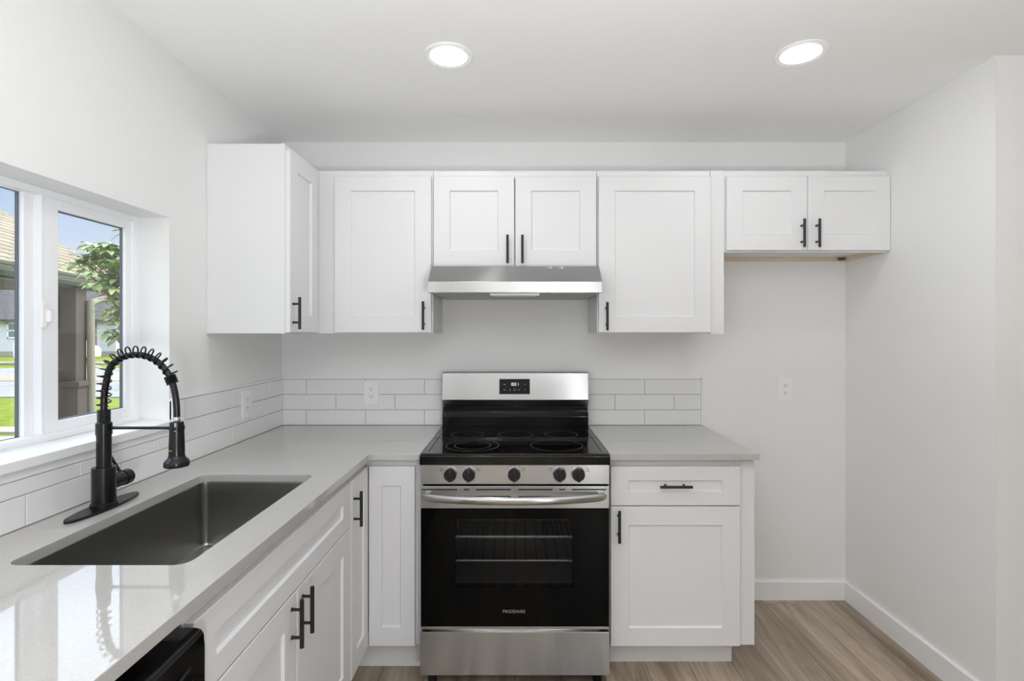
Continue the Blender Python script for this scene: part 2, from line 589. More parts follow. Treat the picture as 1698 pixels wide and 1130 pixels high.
for i, (x0, x1) in enumerate(RW):
    b = MB()
    y0, y1 = -DB - .1, -DB - .03
    for a0, a1, c0, c1 in ((x0, x0 + .05, .45, 2.1), (x1 - .05, x1, .45, 2.1), (x0 + .05, x1 - .05, .45, .50), (x0 + .05, x1 - .05, 2.05, 2.1)):
        b.box(a0, a1, y0, y1, c0, c1, .004)
    fo = struct(b.build('window_%d' % (i + 2), M['vinyl']), 'white framed window added behind the camera for reflections')
    b = MB(); b.box(x0 + .05, x1 - .05, -DB - .07, -DB - .066, .5, 2.05)
    b.build('glass_pane', M['pane'], fo)

b = MB()
b.prism([(0, 0), (.014, 0), (.014, .096), (.010, .1), (0, .1)], .992, XR, lambda a, z, t: (t, -a, z))
struct(b.build('baseboard_back', M['trim']), 'white baseboard along the back of the fridge space')
b = MB()
b.prism([(0, 0), (.014, 0), (.014, .096), (.010, .1), (0, .1)], .014, DR + .014, lambda a, z, t: (XR - a, -t, z))
b.prism([(0, 0), (.014, 0), (.014, .096), (.010, .1), (0, .1)], XR, XF, lambda a, z, t: (t, -DR - a, z))
struct(b.build('baseboard_right', M['trim']), 'white baseboard along the right wall')

# window ------------------------------------------------------------
XW = -1.3617                   # inner face of the window frame
b = MB()
fw = .030
y = lambda d: -d
for d0, d1, z0, z1 in ((WD0, WD0 + fw, WZ0, WZ1), (WD1 - fw, WD1, WZ0, WZ1), (WD0 + fw, WD1 - fw, WZ0, WZ0 + .022), (WD0 + fw, WD1 - fw, WZ1 - .02, WZ1)):
    b.box(-1.408, XW, -d1, -d0, z0, z1, .002)
b.box(-1.407, XW - .022, -1.302, -1.274, WZ0 + .02, WZ1 - .018, .002)           # fixed meeting stile
b.box(XW - .040, XW - .004, -1.268, -1.260, WZ0 + .02, WZ1 - .018, .001)            # track edge behind the sash
win = struct(b.build('window_1', M['vinyl']), 'white vinyl sliding window above the sink')
sash = MB()
SX0, SX1 = -1.3895, XW - .008
s0, s1, g0, g1, gz0, gz1 = .916, 1.252, .945, 1.209, 1.159, 1.789
sz0, sz1 = WZ0 + .020, WZ1 - .018
for d0, d1, z0, z1 in ((s0, g0, sz0, sz1), (g1, s1, sz0, sz1), (g0, g1, sz0, gz0), (g0, g1, gz1, sz1)):
    sash.box(SX0, SX1, -d1, -d0, z0, z1, .002)
sash = sash.build('sliding_sash', M['vinyl'], win)
def gasket(d0, d1, z0, z1, x0, x1, wd):
    q = MB()
    for a0, a1, c0, c1 in ((d0, d0 + wd, z0, z1), (d1 - wd, d1, z0, z1), (d0 + wd, d1 - wd, z0, z0 + wd), (d0 + wd, d1 - wd, z1 - wd, z1)):
        q.box(x0, x1, -a1, -a0, c0, c1)
    return q
gasket(g0 - .001, g1 + .001, gz0 - .001, gz1 + .001, -1.3888, -1.381, .004).build('gasket', M['spacer'], sash)
b = MB(); b.box(-1.3865, -1.3835, -g1, -g0, gz0, gz1)
b.build('glass_pane', M['pane'], sash)
b = MB(); b.box(-1.405, -1.402, -1.62, -1.302, WZ0 + .02, WZ1 - .018)
b.build('glass_pane', M['pane'], win)
gasket(1.3015, 1.624, WZ0 + .019, WZ1 - .017, -1.4065, -1.398, .004).build('gasket', M['spacer'], win)
# latch
b = MB()
lp = [(.040 * math.sin(a) if abs(a) < 2 else 0, 0) for a in (0,)]
prof = []
for i in range(25):
    a = PI * i / 24
    prof.append((.012 * math.sin(a) + .004, -.040 * math.cos(a)))
pl = [(-.011, -.040)] + [(x_ - .011 + .003, z_) for x_, z_ in prof] + [(-.011, .040)]
b.prism(pl, 0, .014, lambda a, z, t: (SX1 + t, -1.268 + a + .004, 1.476 + z), .002)
b.box(SX1 + .010, SX1 + .022, -1.262, -1.250, 1.452, 1.488, .004)
lt = b.build('sash_lock', M['plastic'], win)
for zz in (1.444, 1.508):
    b = MB(); b.cyl((SX1 + .0135, -1.266, zz), (SX1 + .0152, -1.266, zz), .003, seg=12)
    b.build('screw', M['vinyl'], lt)
# sill board
b = MB()
b.box(XW, XL + .001, -WD1, -WD0, WZ0 - .026, WZ0, .001)
b.box(XL - .002, XL + .024, -1.70, -.836, WZ0 - .026, WZ0, .003)
struct(b.build('trim_1', M['trim']), 'white window sill board above the sink')

# ------------------------------------------------------------------ tile backsplash
TH, G, TP = .0815, .0026, .3145
TZ = CT + .0005
def tile_rows(q, fn, spans, joints_a, joints_b):
    """spans: list of (t0, t1, z0, z1, row); fn maps (t, out, z)"""
    for t0, t1, z0, z1, row in spans:
        js = joints_a if row % 2 == 0 else joints_b
        cuts = [t0] + [j for j in js if t0 + .004 < j < t1 - .004] + [t1]
        for a, c in zip(cuts, cuts[1:]):
            a0 = a + (G / 2 if a != t0 else 0); c0 = c - (G / 2 if c != t1 else 0)
            zz0, zz1 = z0 + G / 2, z1 - G / 2
            bv = .0012
            def P4(o, k):
                return [fn(a0 + k, o, zz0 + k), fn(c0 - k, o, zz0 + k), fn(c0 - k, o, zz1 - k), fn(a0 + k, o, zz1 - k)]
            q.rings([P4(.004, 0), P4(.0088, 0), P4(.010, bv)], cap0=False)
fb = lambda t, o, z: Vector((t, -o, z))
fl = lambda t, o, z: Vector((XL + o, -t, z))
rows = [(TZ + i * TH, TZ + (i + 1) * TH) for i in range(3)]
ZT = TZ + 3 * TH
X0 = lambda px: (px - 857) / 310.7
# back wall, left of range
def splash_back(x0, x1, ja, jb, edge_left, edge_right):
    q = MB(); q.mi = 1
    q.box(x0, x1, -.0068, 0, TZ, ZT)
    q.mi = 0
    tile_rows(q, fb, [(x0, x1 if not edge_right else x1 - .009, z0, z1, i) for i, (z0, z1) in enumerate(rows)], ja, jb)
    q.mi = 2
    q.box(x0, x1, -.011, 0, ZT + .001, ZT + .0095, .001)
    if edge_right: q.box(x1 - .0075, x1, -.011, 0, TZ, ZT + .0095, .001)
    return q
BSM = [M['tile'], M['grout'], M['trim']]
base = X0(509)
ja = [base + k * TP for k in range(-2, 8)]; jb = [j + TP / 2 for j in ja]
o = splash_back(XL + .0105, -.396, ja, jb, False, False).build('backsplash', BSM)
tag(o, 'white subway tile strip between the left corner and the range', 'backsplash', 'white tile backsplash strips', 'thing')
base = X0(1068)
ja = [base + k * TP for k in range(-4, 4)]; jb = [j + TP / 2 for j in ja]
o = splash_back(.376, .988, ja, jb, False, True).build('backsplash', BSM)
tag(o, 'short white subway tile strip right of the range', 'backsplash', 'white tile backsplash strips', 'thing')
q = MB(); q.mi = 1
q.box(XL + .0008, XL + .0068, -WD0 - .0, -.0008, TZ, ZT)
q.box(XL + .0008, XL + .0068, -2.44, -WD0, TZ, 1.0535)
q.mi = 0
ja = [.183 + k * TP for k in range(-1, 9)]; jb = [j + TP / 2 - .003 for j in ja]
tile_rows(q, fl, [(.0008, 2.44, *rows[0], 0), (.0008, .832, *rows[1], 1), (.0008, .879, rows[2][0], rows[2][1], 2)], ja, jb)
tile_rows(q, fl, [(.832, 2.44, rows[1][0], 1.0535, 1)], ja, jb)
q.mi = 2
q.box(XL + .0008, XL + .011, -.879, -.0008, ZT + .001, ZT + .0095, .001)
q.box(XL + .0008, XL + .011, -.888, -.8795, WZ0 + .001, ZT + .0095, .001)
q.box(XL + .0008, XL + .009, -2.44, -.832, 1.0545, WZ0 - .0275, .001)
o = q.build('backsplash', BSM)
tag(o, 'white subway tile on the window wall behind the sink and faucet', 'backsplash', 'white tile backsplash strips', 'thing')

# ------------------------------------------------------------------ cabinet pieces
FB = lambda x, d, z: frame((x, -d, z), (1, 0, 0), (0, 0, 1), (0, -1, 0))       # faces the camera
FL = lambda X, d, z: frame((X, -d, z), (0, 1, 0), (0, 0, 1), (1, 0, 0))        # faces right (u runs to the back wall)

def shaker(T, wd, h, t=.019, rails=(.074, .074, .074, .074), rec=.008):
    l, r, bo, to = rails
    q = MB()
    def ring(x0, y0, x1, y1, z):
        return [T @ Vector(p) for p in ((x0, y0, z), (x1, y0, z), (x1, y1, z), (x0, y1, z))]
    e = .0016
    k = .0045
    q.rings([ring(0, 0, wd, h, 0), ring(0, 0, wd, h, t - e), ring(e, e, wd - e, h - e, t),
             ring(l, bo, wd - r, h - to, t), ring(l + .001, bo + .001, wd - r - .001, h - to - .001, t - .001),
             ring(l + k, bo + k, wd - r - k, h - to - k, t - rec), ])
    return q

def bar_handle(T, u, v, w0, vertical=True, length=.132, parent=None):
    q = MB()
    P_ = lambda a, o: T @ (Vector((u, v + a, w0 + o)) if vertical else Vector((u + a, v, w0 + o)))
    q.cyl(P_(-length / 2, .028), P_(length / 2, .028), .0058, seg=20, bev=.001)
    for s_ in (-1, 1):
        q.cyl(P_(s_ * .038, 0), P_(s_ * .038, .025), .0042, seg=14)
        q.cyl(P_(s_ * .038, 0), P_(s_ * .038, .002), .0055, seg=14)
    return q.build('handle', M['black'], parent)

def add_door(parent, T, wd, h, rails=(.074,) * 4, handle=None, name='door'):
    d = shaker(T, wd, h, rails=rails).build(name, M['cab'], parent, angle=20)
    if handle:
        bar_handle(T, handle[0], handle[1], .019, handle[2] if len(handle) > 2 else True, parent=d)
    return d

def face_frame(parent, T, wd, h, holes, t=.019):
    """flat frame with rectangular openings, built from strips"""
    q = MB()
    us = sorted({0, wd} | {a for hx in holes for a in (hx[0], hx[1])})
    vs = sorted({0, h} | {a for hx in holes for a in (hx[2], hx[3])})
    for a0, a1 in zip(us, us[1:]):
        run = None
        for c0, c1 in zip(vs, vs[1:]):
            mid = ((a0 + a1) / 2, (c0 + c1) / 2)
            solid = not any(hx[0] < mid[0] < hx[1] and hx[2] < mid[1] < hx[3] for hx in holes)
            if solid:
                run = (run[0], c1) if run else (c0, c1)
            if (not solid) and run:
                q.box(a0, a1, run[0], run[1], 0, t, T=T); run = None
        if run: q.box(a0, a1, run[0], run[1], 0, t, T=T)
    bmesh.ops.remove_doubles(q.bm, verts=list(q.bm.verts), dist=1e-5)
    return q.build('face_frame', M['cab'], parent)

UP = 'white shaker upper cabinets'
UZ0, UZ1 = 1.4195, 2.1875
DZ0, DZ1 = 1.4235, 2.158          # doors of the tall uppers
UF = .294                         # back of the face frame
DD = .3145                        # back of the doors

# left wall upper
t = thing('upper_cabinet', 'white upper cabinet on the window wall with its plain side panel facing the camera', 'cabinet', (XL + .15, -.34, UZ0), UP)
b = MB(); b.box(XL + .001, -.957, -.665, -.001, UZ0, UZ1, .0008)
b.build('carcass', M['cab'], t)
face_frame(t, FL(-.957, .667, UZ0 - .001), .3525, UZ1 - UZ0 + .001, [(.035, .318, .035, .735)])
add_door(t, FL(-.9375, .662, DZ0), .292, DZ1 - DZ0 + .006, (.07, .07, .074, .07), (.026, .079))

# back wall, left of hood
t = thing('upper_cabinet', 'tall white upper cabinet left of the range hood, handle at its lower right', 'cabinet', (-.67, -.15, UZ0), UP)
b = MB(); b.box(-.956, -.397, -UF, -.001, UZ0, UZ1, .0008)
b.build('carcass', M['cab'], t)
face_frame(t, FB(-.938, UF, UZ0), .5425, UZ1 - UZ0, [(.1, .505, .035, .735)])
add_door(t, FB(-.856, DD, DZ0), .454, DZ1 - DZ0, (.076, .076, .074, .068), (.421, .078))

# above hood
CZ0 = 1.7275
t = thing('upper_cabinet', 'short white two-door upper cabinet directly above the range hood', 'cabinet', (-.009, -.15, CZ0), UP)
b = MB(); b.box(-.394, .377, -UF, -.001, CZ0, UZ1, .0008)
b.build('carcass', M['cab'], t)
face_frame(t, FB(-.394, UF, CZ0), .771, UZ1 - CZ0, [(.04, .73, .035, .425)])
add_door(t, FB(-.391, DD, CZ0 + .006), .379, DZ1 - CZ0 - .006, (.075, .075, .074, .068), (.348, .0775))
add_door(t, FB(-.0075, DD, CZ0 + .006), .380, DZ1 - CZ0 - .006, (.075, .075, .074, .068), (.0335, .0775))

# right of hood
t = thing('upper_cabinet', 'wide tall white upper cabinet right of the range hood, handle at its lower left', 'cabinet', (.65, -.15, UZ0), UP)
b = MB(); b.box(.379, .9135, -UF, -.001, UZ0, UZ1, .0008)
b.build('carcass', M['cab'], t)
face_frame(t, FB(.379, UF, UZ0), .5345, UZ1 - UZ0, [(.04, .495, .035, .735)])
add_door(t, FB(.384, DD, DZ0), .526, DZ1 - DZ0, (.076, .074, .074, .068), (.0365, .0755))
b = MB(); b.box(.9145, .9785, -.316, -.297, UZ0 - .003, UZ1 + .001, .0008)
b.build('filler_strip', M['cab'], t)

# above the empty fridge space
FZ0 = 1.803
t = thing('upper_cabinet', 'small white two-door upper cabinet over the empty fridge space by the right wall', 'cabinet', (1.36, -.15, FZ0), UP)
b = MB()
b.box(.980, 1.752, -UF, -.020, FZ0 + .020, UZ1, .0008)
b.box(.980, .998, -UF, -.001, FZ0, UZ1, .0008)
b.build('carcass', M['cab'], t)
face_frame(t, FB(.980, UF, FZ0), .772, UZ1 - FZ0, [(.04, .73, .04, .34)])
add_door(t, FB(.985, DD, FZ0 + .007), .378, DZ1 - FZ0 - .007, (.074, .074, .074, .068), (.3495, .076))
add_door(t, FB(1.366, DD, FZ0 + .007), .386, DZ1 - FZ0 - .007, (.074, .074, .074, .068), (.0385, .076))
b = MB(); b.box(.999, 1.734, -.019, -.002, FZ0 + .001, UZ1 - .01, .0006)
b.build('hanging_rail', M['rawwood'], t)
b = MB(); b.box(1.735, 1.7525, -UF + .003, -.002, FZ0 + .001, FZ0 + .0195, .0006)
b.build('side_edge', M['rawwood'], t)
b = MB(); b.box(1.700, 1.722, -.030, -.0195, FZ0 + .002, FZ0 + .016, .001); b.cyl((1.7285, -.034, FZ0 + .009), (1.7285, -.0195, FZ0 + .009), .0055, seg=12)
b.build('bracket', M['bracket'], t)

# base cabinets ------------------------------------------------------
BF, BD = .589, .6095             # back of face frame, back of door
BZ0, BZ1 = .127, CB - .001
TOP, BOT = .8716, .1305
BASE = 'white shaker base cabinets'
XBF, XBD = -.651, -.631          # same for the left run (x of frame back, x of door back)

t = thing('base_cabinet', 'white base cabinet right of the range with one drawer over one door', 'cabinet', (.66, -.3, 0), BASE)
b = MB(); b.box(.381, .924, -BF, -.001, BZ0, BZ1, .0008)
b.box(.970, .9875, -BF, -.001, BZ0, BZ1, .0008)
b.build('carcass', M['cab'], t)
face_frame(t, FB(.381, BF, BZ0), .544, BZ1 - BZ0, [(.04, .505, .05, .55), (.04, .505, .61, .735)])
b = MB(); b.box(.9255, .9875, -.608, -BF, BZ0 - .003, BZ1, .0008)
b.build('filler_strip', M['cab'], t)
d = add_door(t, FB(.3865, BD, .7105), .5335, TOP - .7105, (.073, .073, .055, .058), (.262, .084, False), name='drawer_front')
add_door(t, FB(.3865, BD, BOT), .5335, .7055 - BOT, (.074, .073, .075, .076), (.031, .501))
b = MB(); b.box(.381, .929, -.522, -.02, 0, BZ0 - .001, .0005)
b.build('toe_kick', M['toe'], t)

t = thing('base_cabinet', 'white corner base cabinet with two narrow folding doors left of the range', 'cabinet', (-.8, -.4, 0), BASE)
b = MB()
b.box(XL + .001, XBF, -.846, -.001, BZ0, BZ1 - .0, .0008)
b.box(XBF + .001, -.393, -BF, -.001, BZ0, BZ1, .0008)
b.build('carcass', M['cab'], t)
face_frame(t, FB(-.651, BF, BZ0), .259, BZ1 - BZ0, [(.03, .21, .05, .735)])
face_frame(t, FL(XBF, .847, BZ0), .238, BZ1 - BZ0, [(.03, .21, .05, .735)])
add_door(t, FB(-.6095, BD, BOT), .190, TOP - BOT, (.052, .058, .078, .08))
add_door(t, FL(XBD, .838, BOT), .209, TOP - BOT, (.058, .052, .078, .08), (.024, .630))
b = MB()
b.box(XL + .02, -.393, -.552, -.02, 0, BZ0 - .001, .0005)
b.box(XL + .02, -.705, -.846, -.552, 0, BZ0 - .001, .0005)
b.build('toe_kick', M['toe'], t)

SB0, SB1 = .8505, 1.775
t = thing('base_cabinet', 'white sink base cabinet with a false drawer front above two doors', 'cabinet', (-.95, -1.31, 0), BASE)
b = MB()
# open topped carcass so the basin hangs free inside
b.box(XL + .001, XBF, -SB0 - .016, -SB0, BZ0, BZ1)
b.box(XL + .001, XBF, -SB1, -SB1 + .016, BZ0, BZ1)
b.box(XL + .001, XBF, -SB1 + .016, -SB0 - .016, BZ0, BZ0 + .016)
b.box(XL + .001, XL + .012, -SB1 + .016, -SB0 - .016, BZ0 + .016, BZ1)
b.build('carcass', M['cab'], t)
face_frame(t, FL(XBF, SB1, BZ0), SB1 - SB0, BZ1 - BZ0, [(.04, .885, .05, .55)])
add_door(t, FL(XBD, SB1 - .005, .7105), SB1 - SB0 - .013, TOP - .7105, (.073, .073, .055, .058), name='drawer_front')
hw = (SB1 - SB0) / 2
add_door(t, FL(XBD, SB1 - .005, BOT), hw - .0075, .7055 - BOT, (.074,) * 4, (hw - .0075 - .033, .501))
add_door(t, FL(XBD, SB0 + hw - .0015, BOT), hw - .0075, .7055 - BOT, (.074,) * 4, (.034, .501))
b = MB(); b.box(XL + .02, -.705, -SB1, -SB0, 0, BZ0 - .001, .0005)
b.build('toe_kick', M['toe'], t)

# ------------------------------------------------------------------ countertops
def rrect(x0, y0, x1, y1, r, n=8):
    pts = []
    for cx, cy, a0 in ((x1 - r, y1 - r, 0), (x0 + r, y1 - r, 90), (x0 + r, y0 + r, 180), (x1 - r, y0 + r, 270)):
        for i in range(n + 1):
            a = math.radians(a0 + 90 * i / n)
            pts.append((cx + r * math.cos(a), cy + r * math.sin(a)))
    return pts
CX = -.598
fil = [(CX + .025 - .025 * math.cos(a), -.655 - .025 + .025 * math.sin(a)) for a in [PI / 2 - PI / 2 * i / 6 for i in range(7)]]
outer = [(XL + .001, -.001), (-.3925, -.001), (-.3925, -.655)] + fil + [(CX, -2.43), (XL + .001, -2.43)]
SKX0, SKX1, SKD0, SKD1 = -1.09, -.702, .958, 1.655
hole = rrect(SKX0, -SKD1, SKX1, -SKD0, .03)
b = MB(); b.plate(outer, hole, CB, CT, .0018)
tag(b.build('countertop', M['quartz'], angle=25), 'L-shaped grey quartz countertop around the sink, left of the range', 'countertop', 'grey quartz countertops', 'thing')
b = MB(); b.box(.3775, .988, -.655, -.001, CB, CT, .0018)
tag(b.build('countertop', M['quartz']), 'short grey quartz countertop right of the range', 'countertop', 'grey quartz countertops', 'thing')

# sink ---------------------------------------------------------------
t = thing('kitchen_sink', 'rectangular stainless steel undermount sink set below the window', 'sink', ((SKX0 + SKX1) / 2, -1.3065, .68))
b = MB()
g = .004
def sr(x0, x1, d0, d1, r, z):
    return [Vector((a, c, z)) for a, c in rrect(x0, -d1, x1, -d0, r)]
zt = CB - .0015
b.rings([sr(SKX0 - .022, SKX1 + .022, SKD0 - .022, SKD1 + .022, .04, zt),
         sr(SKX0 - g, SKX1 + g, SKD0 - g, SKD1 + g, .022, zt),
         sr(SKX0 - g + .001, SKX1 + g - .001, SKD0 - g + .001, SKD1 + g - .001, .021, zt - .004),
         sr(SKX0 + .004, SKX1 - .004, SKD0 + .004, SKD1 - .004, .016, .70),
         sr(SKX0 + .010, SKX1 - .010, SKD0 + .010, SKD1 - .010, .016, .688),
         sr(SKX0 + .022, SKX1 - .022, SKD0 + .022, SKD1 - .022, .016, .684)], cap0=False, cap1=True)
b.build('basin', M['sinksteel'], t, angle=40)
b = MB()
b.lathe([(.057, .0), (.056, .003), (.045, .003), (.042, -.001), (.012, -.001), (.010, .002), (0.001, .002)], Matrix.Translation((-.87, -1.46, .6845)), 32)
b.build('drain', M['chrome'], t)

# ------------------------------------------------------------------ faucet
FX, FD = -1.163, 1.297
t = thing('kitchen_faucet', 'matte black spring-neck pull-down faucet behind the sink', 'faucet', (FX, -FD, CT))
sc_ = (CAM_D - FD) / 853.0
def fp(px, py, dd=0):       # point in the plane of the spout
    return Vector(((px - 857) * sc_, -FD + dd, CAM_Z - (py - 552) * sc_))
Tz = lambda x, yy, z: Matrix.Translation((x, yy, z))
b = MB()
prof = []
Lh, Wh = .126, .031
pl = []
for i in range(48):
    a = 2 * PI * i / 48
    ca, sa = math.cos(a), math.sin(a)
    k = 1.0
    pl.append((math.copysign(abs(ca) ** .9, ca) * Wh, math.copysign(abs(sa) ** 1.25, sa) * Lh))
b.prism(pl, CT + .0003, CT + .008, lambda a, c, z: Vector((FX + .004 + a, -FD - .004 + c, z)), .002)
b.build('base_plate', M['faucet'], t)
b = MB()
b.lathe([(.032, .008), (.032, .014), (.0285, .016), (.0285, .112), (.0275, .1145), (.0178, .115), (.0178, .205), (.0195, .206), (.0195, .238), (.0175, .24)], Tz(FX, -FD, CT), 40)
b.build('column', M['faucet'], t)
b = MB()
for k in range(9):
    z = CT + .2415 + k * .0039
    b.lathe([(.0125, z), (.0155, z + .0004), (.0162, z + .0018), (.0155, z + .0032), (.0125, z + .0036)], Tz(FX, -FD, 0), 28)
b.build('spring_collar', M['faucet'], t)
# hose path
ctrl = [(172, 690), (172.3, 672), (173, 655), (175.5, 638), (181, 614), (190, 601), (203, 592.5), (221, 588.5), (238, 589.5), (254, 595.5), (268, 606), (280, 622), (287, 639), (291, 657), (293, 677), (293.3, 700)]
def spline(pts, n):
    out = []
    P_ = [pts[0]] + pts + [pts[-1]]
    for i in range(1, len(P_) - 2):
        p0, p1, p2, p3 = P_[i - 1], P_[i], P_[i + 1], P_[i + 2]
        for k in range(n):
            s = k / n
            out.append(0.5 * ((2 * p1) + (p2 - p0) * s + (2 * p0 - 5 * p1 + 4 * p2 - p3) * s * s + (3 * p1 - p0 - 3 * p2 + p3) * s ** 3))
    out.append(pts[-1])
    return out
hose = spline([fp(*c) for c in ctrl], 10)
b = MB(); b.tube(hose, .0085, 14)
b.build('hose', M['faucet'], t)
# loose coil around the hose, from the collar to the upper ring
i_end = 113
seg_pts = hose[8:i_end]
acc = [0]
for a, c in zip(seg_pts, seg_pts[1:]): acc.append(acc[-1] + (c - a).length)
turns = 16.5
arc_c = fp(230, 645)
coil = []
N_ = int(turns * 22)
for k in range(N_ + 1):
    s = acc[-1] * k / N_
    j = 0
    while j < len(acc) - 2 and acc[j + 1] < s: j += 1
    f = (s - acc[j]) / max(1e-9, acc[j + 1] - acc[j])
    p = seg_pts[j].lerp(seg_pts[j + 1], f)
    tg = (seg_pts[min(j + 2, len(seg_pts) - 1)] - seg_pts[max(j - 1, 0)]).normalized()
    n1 = Vector((0, 1, 0)); n2 = tg.cross(n1).normalized()
    a = 2 * PI * turns * k / N_
    out = Vector((p.x - arc_c.x, 0, p.z - arc_c.z)).normalized() * (.0075 * max(0.0, min(1.0, (p.z - arc_c.z + .02) / .05)))
    coil.append(p + out + (n1 * math.cos(a) + n2 * math.sin(a)) * .0160)
b = MB(); b.tube(coil, .0021, 8)
b.build('spring_coil', M['faucet'], t)
# ring of tight coils at the far end
pe = hose[i_end + 2]; tg = (hose[i_end + 5] - hose[i_end - 2]).normalized()
q_ = tg.to_track_quat('Z', 'Y').to_matrix().to_4x4()
b = MB()
for k in range(5):
    T = q_.copy(); T.translation = pe + tg * (k - 2.5) * .0048
    b.lathe([(.009, 0), (.0145, .0005), (.0158, .0022), (.0145, .004), (.009, .0044)], T, 28)
b.build('spring_collar', M['faucet'], t)
hx = fp(293.2, 700).x
zb = fp(293, 773.5).z
b = MB()
b.lathe([(.0305, 0), (.0318, .002), (.0318, .012), (.0295, .0165), (.0225, .024), (.0198, .032), (.0195, .06), (.0180, .108), (.0172, .123), (.0165, .125)], Tz(hx, -FD, zb), 40)
sp = b.build('spray_head', M['faucet'], t)
b = MB(); b.lathe([(.0075, .124), (.0095, .128), (.0095, .135), (.0085, .139)], Tz(hx, -FD, zb), 20)
b.box(hx + .0045, hx + .0085, -FD - .0178, -FD - .0155, zb + .100, zb + .124, .0008)
b.build('ferrule', M['chrome'], sp)
b = MB(); b.box(hx - .012, hx - .001, -FD - .0203, -FD - .0188, zb + .046, zb + .0485, .0004)
b.build('print_mark', M['gold'], sp)
b = MB()
za = fp(180, 710).z
b.cyl((FX + .018, -FD, za), (hx - .0168, -FD, za), .0042, seg=14)
b.lathe([(.0172, za - .006), (.0196, za - .005), (.0196, za + .005), (.0172, za + .006)], Tz(hx, -FD, 0), 32)
b.build('support_arm', M['faucet'], t)
b = MB()
zl = .994
b.cyl((FX, -FD + .020, zl), (FX, -FD + .066, zl), .0205, seg=32, bev=.002)
b.cyl((FX, -FD + .067, zl), (FX, -FD + .092, zl), .0225, seg=32, bev=.004)
b.cyl((FX - .002, -FD + .062, zl + .018), (FX - .03, -FD + .050, zl + .083), .0048, .0042, seg=14, bev=.001)
b.build('lever_handle', M['faucet'], t)

# ------------------------------------------------------------------ dishwasher
t = thing('dishwasher', 'black built-in dishwasher under the counter beside the sink cabinet', 'dishwasher', (-.9, -2.08, 0))
D0, D1 = 1.782, 2.378
b = MB(); b.box(XL + .03, -.66, -D1, -D0, .10, .862, .002)
b.build('tub_body', M['blackplastic'], t)
b = MB()
dp = [(0, .12), (0, .866), (.008, .871), (.055, .871), (.066, .868), (.071, .860), (.072, .840), (.072, .12)]
b.prism(dp, D0 + .001, D1 - .001, lambda a, z, tt: Vector((-.656 + a, -tt, z)), .002)
dd_ = b.build('door', M['blackenamel'], t)
# curved pocket grip
b = MB()
pts = []
for i in range(21):
    s = i / 20
    pts.append(Vector((-.584 + .010 * math.sin(PI * s), -(D0 + .045 + s * .50), .823 - .022 * math.sin(PI * s))))
b.tube(pts, [.003 + .004 * math.sin(PI * i / 20) for i in range(21)], 10)
b.build('grip', M['blackenamel'], dd_)
b = MB(); b.box(-.5845, -.5825, -(D0 + .13), -(D0 + .035), .765, .797, .001)
b.build('display_panel', M['blackglass'], dd_)
b = MB(); b.box(XL + .08, -.70, -D1, -D0, 0, .099)
b.build('kick_plate', M['blackplastic'], t)

# ------------------------------------------------------------------ range
RX, RHW = -.0075, .3785
R0, R1 = RX - RHW, RX + RHW
DF = .690                     # front face
t = thing('kitchen_range', 'stainless steel electric range with black glass top and oven door', 'range', (RX, -.36, 0))
# body with an open oven cavity
OX0, OX1, OZ0, OZ1 = RX - .29, RX + .29, .27, .70
b = MB()
b.box(R0 + .004, R0 + .06, -.645, -.03, .05, .893)
b.box(R1 - .06, R1 - .004, -.645, -.03, .05, .893)
b.box(R0 + .06, R1 - .06, -.645, -.03, .05, .25)
b.box(R0 + .06, R1 - .06, -.645, -.03, .72, .893)
b.box(R0 + .06, R1 - .06, -.08, -.03, .25, .72)
b.build('body', M['blackenamel'], t)
b = MB()
def cav(k): return [(OX0 + k, OZ0 + k), (OX1 - k, OZ0 + k), (OX1 - k, OZ1 - k), (OX0 + k, OZ1 - k)]
b.rings([[Vector((x, -.644, z)) for x, z in cav(0)], [Vector((x, -.10, z)) for x, z in cav(0)]], cap0=False, cap1=True)
for k in range(7):
    z = .33 + k * .052
    for s_ in (OX0, OX1 - .008): b.box(s_, s_ + .008, -.62, -.12, z, z + .010, .002)
b.build('oven_cavity', M['cavity'], t)
# racks
zr = lambda py, dep: CAM_Z - (py - 552) * dep / 853
for py in (890, 930):
    z = zr(py, CAM_D - .60)
    q = MB()
    for dd2 in (.60, .36, .13): q.cyl((OX0 + .01, -dd2, z), (OX1 - .01, -dd2, z), .0038 if dd2 > .5 else .003, seg=8)
    for k in range(13):
        x = OX0 + .02 + k * (OX1 - OX0 - .04) / 12
        q.mi = 1
        q.cyl((x, -.606, z + .003), (x, -.12, z + .003), .0016, seg=6)
        q.mi = 0
    q.build('oven_rack', [M['rackwire'], M['blackplastic']], t)  # long wires blackened to stand in for their dimness inside the oven
# cooktop
b = MB()
CKZ = .9365
ck = [(.045, .8945), (.045, .920), (.07, .9335), (.08, .9345), (.690, .9345), (.697, .933), (.7, .929), (.7, .8965), (.697, .8945)]
b.prism([(a, z) for a, z in ck], R0 - .001, R1 + .001, lambda a, z, tt: Vector((tt, -a, z)), .0015)
ckt = b.build('cooktop_frame', M['blackenamel'], t)
b = MB(); b.box(R0 + .004, R1 - .004, -.685, -.125, .9346, CKZ, .0008)
gl = b.build('cooktop_glass', M['blackglass'], t)
def ring_(q, cx, d, r, wd=.0016, seg=72):
    z0 = CKZ + .0001
    a = [Vector((cx + (r - wd) * math.cos(2 * PI * i / seg), -d + (r - wd) * math.sin(2 * PI * i / seg), z0)) for i in range(seg)]
    c = [Vector((cx + r * math.cos(2 * PI * i / seg), -d + r * math.sin(2 * PI * i / seg), z0)) for i in range(seg)]
    q.rings([a, c], False, False)
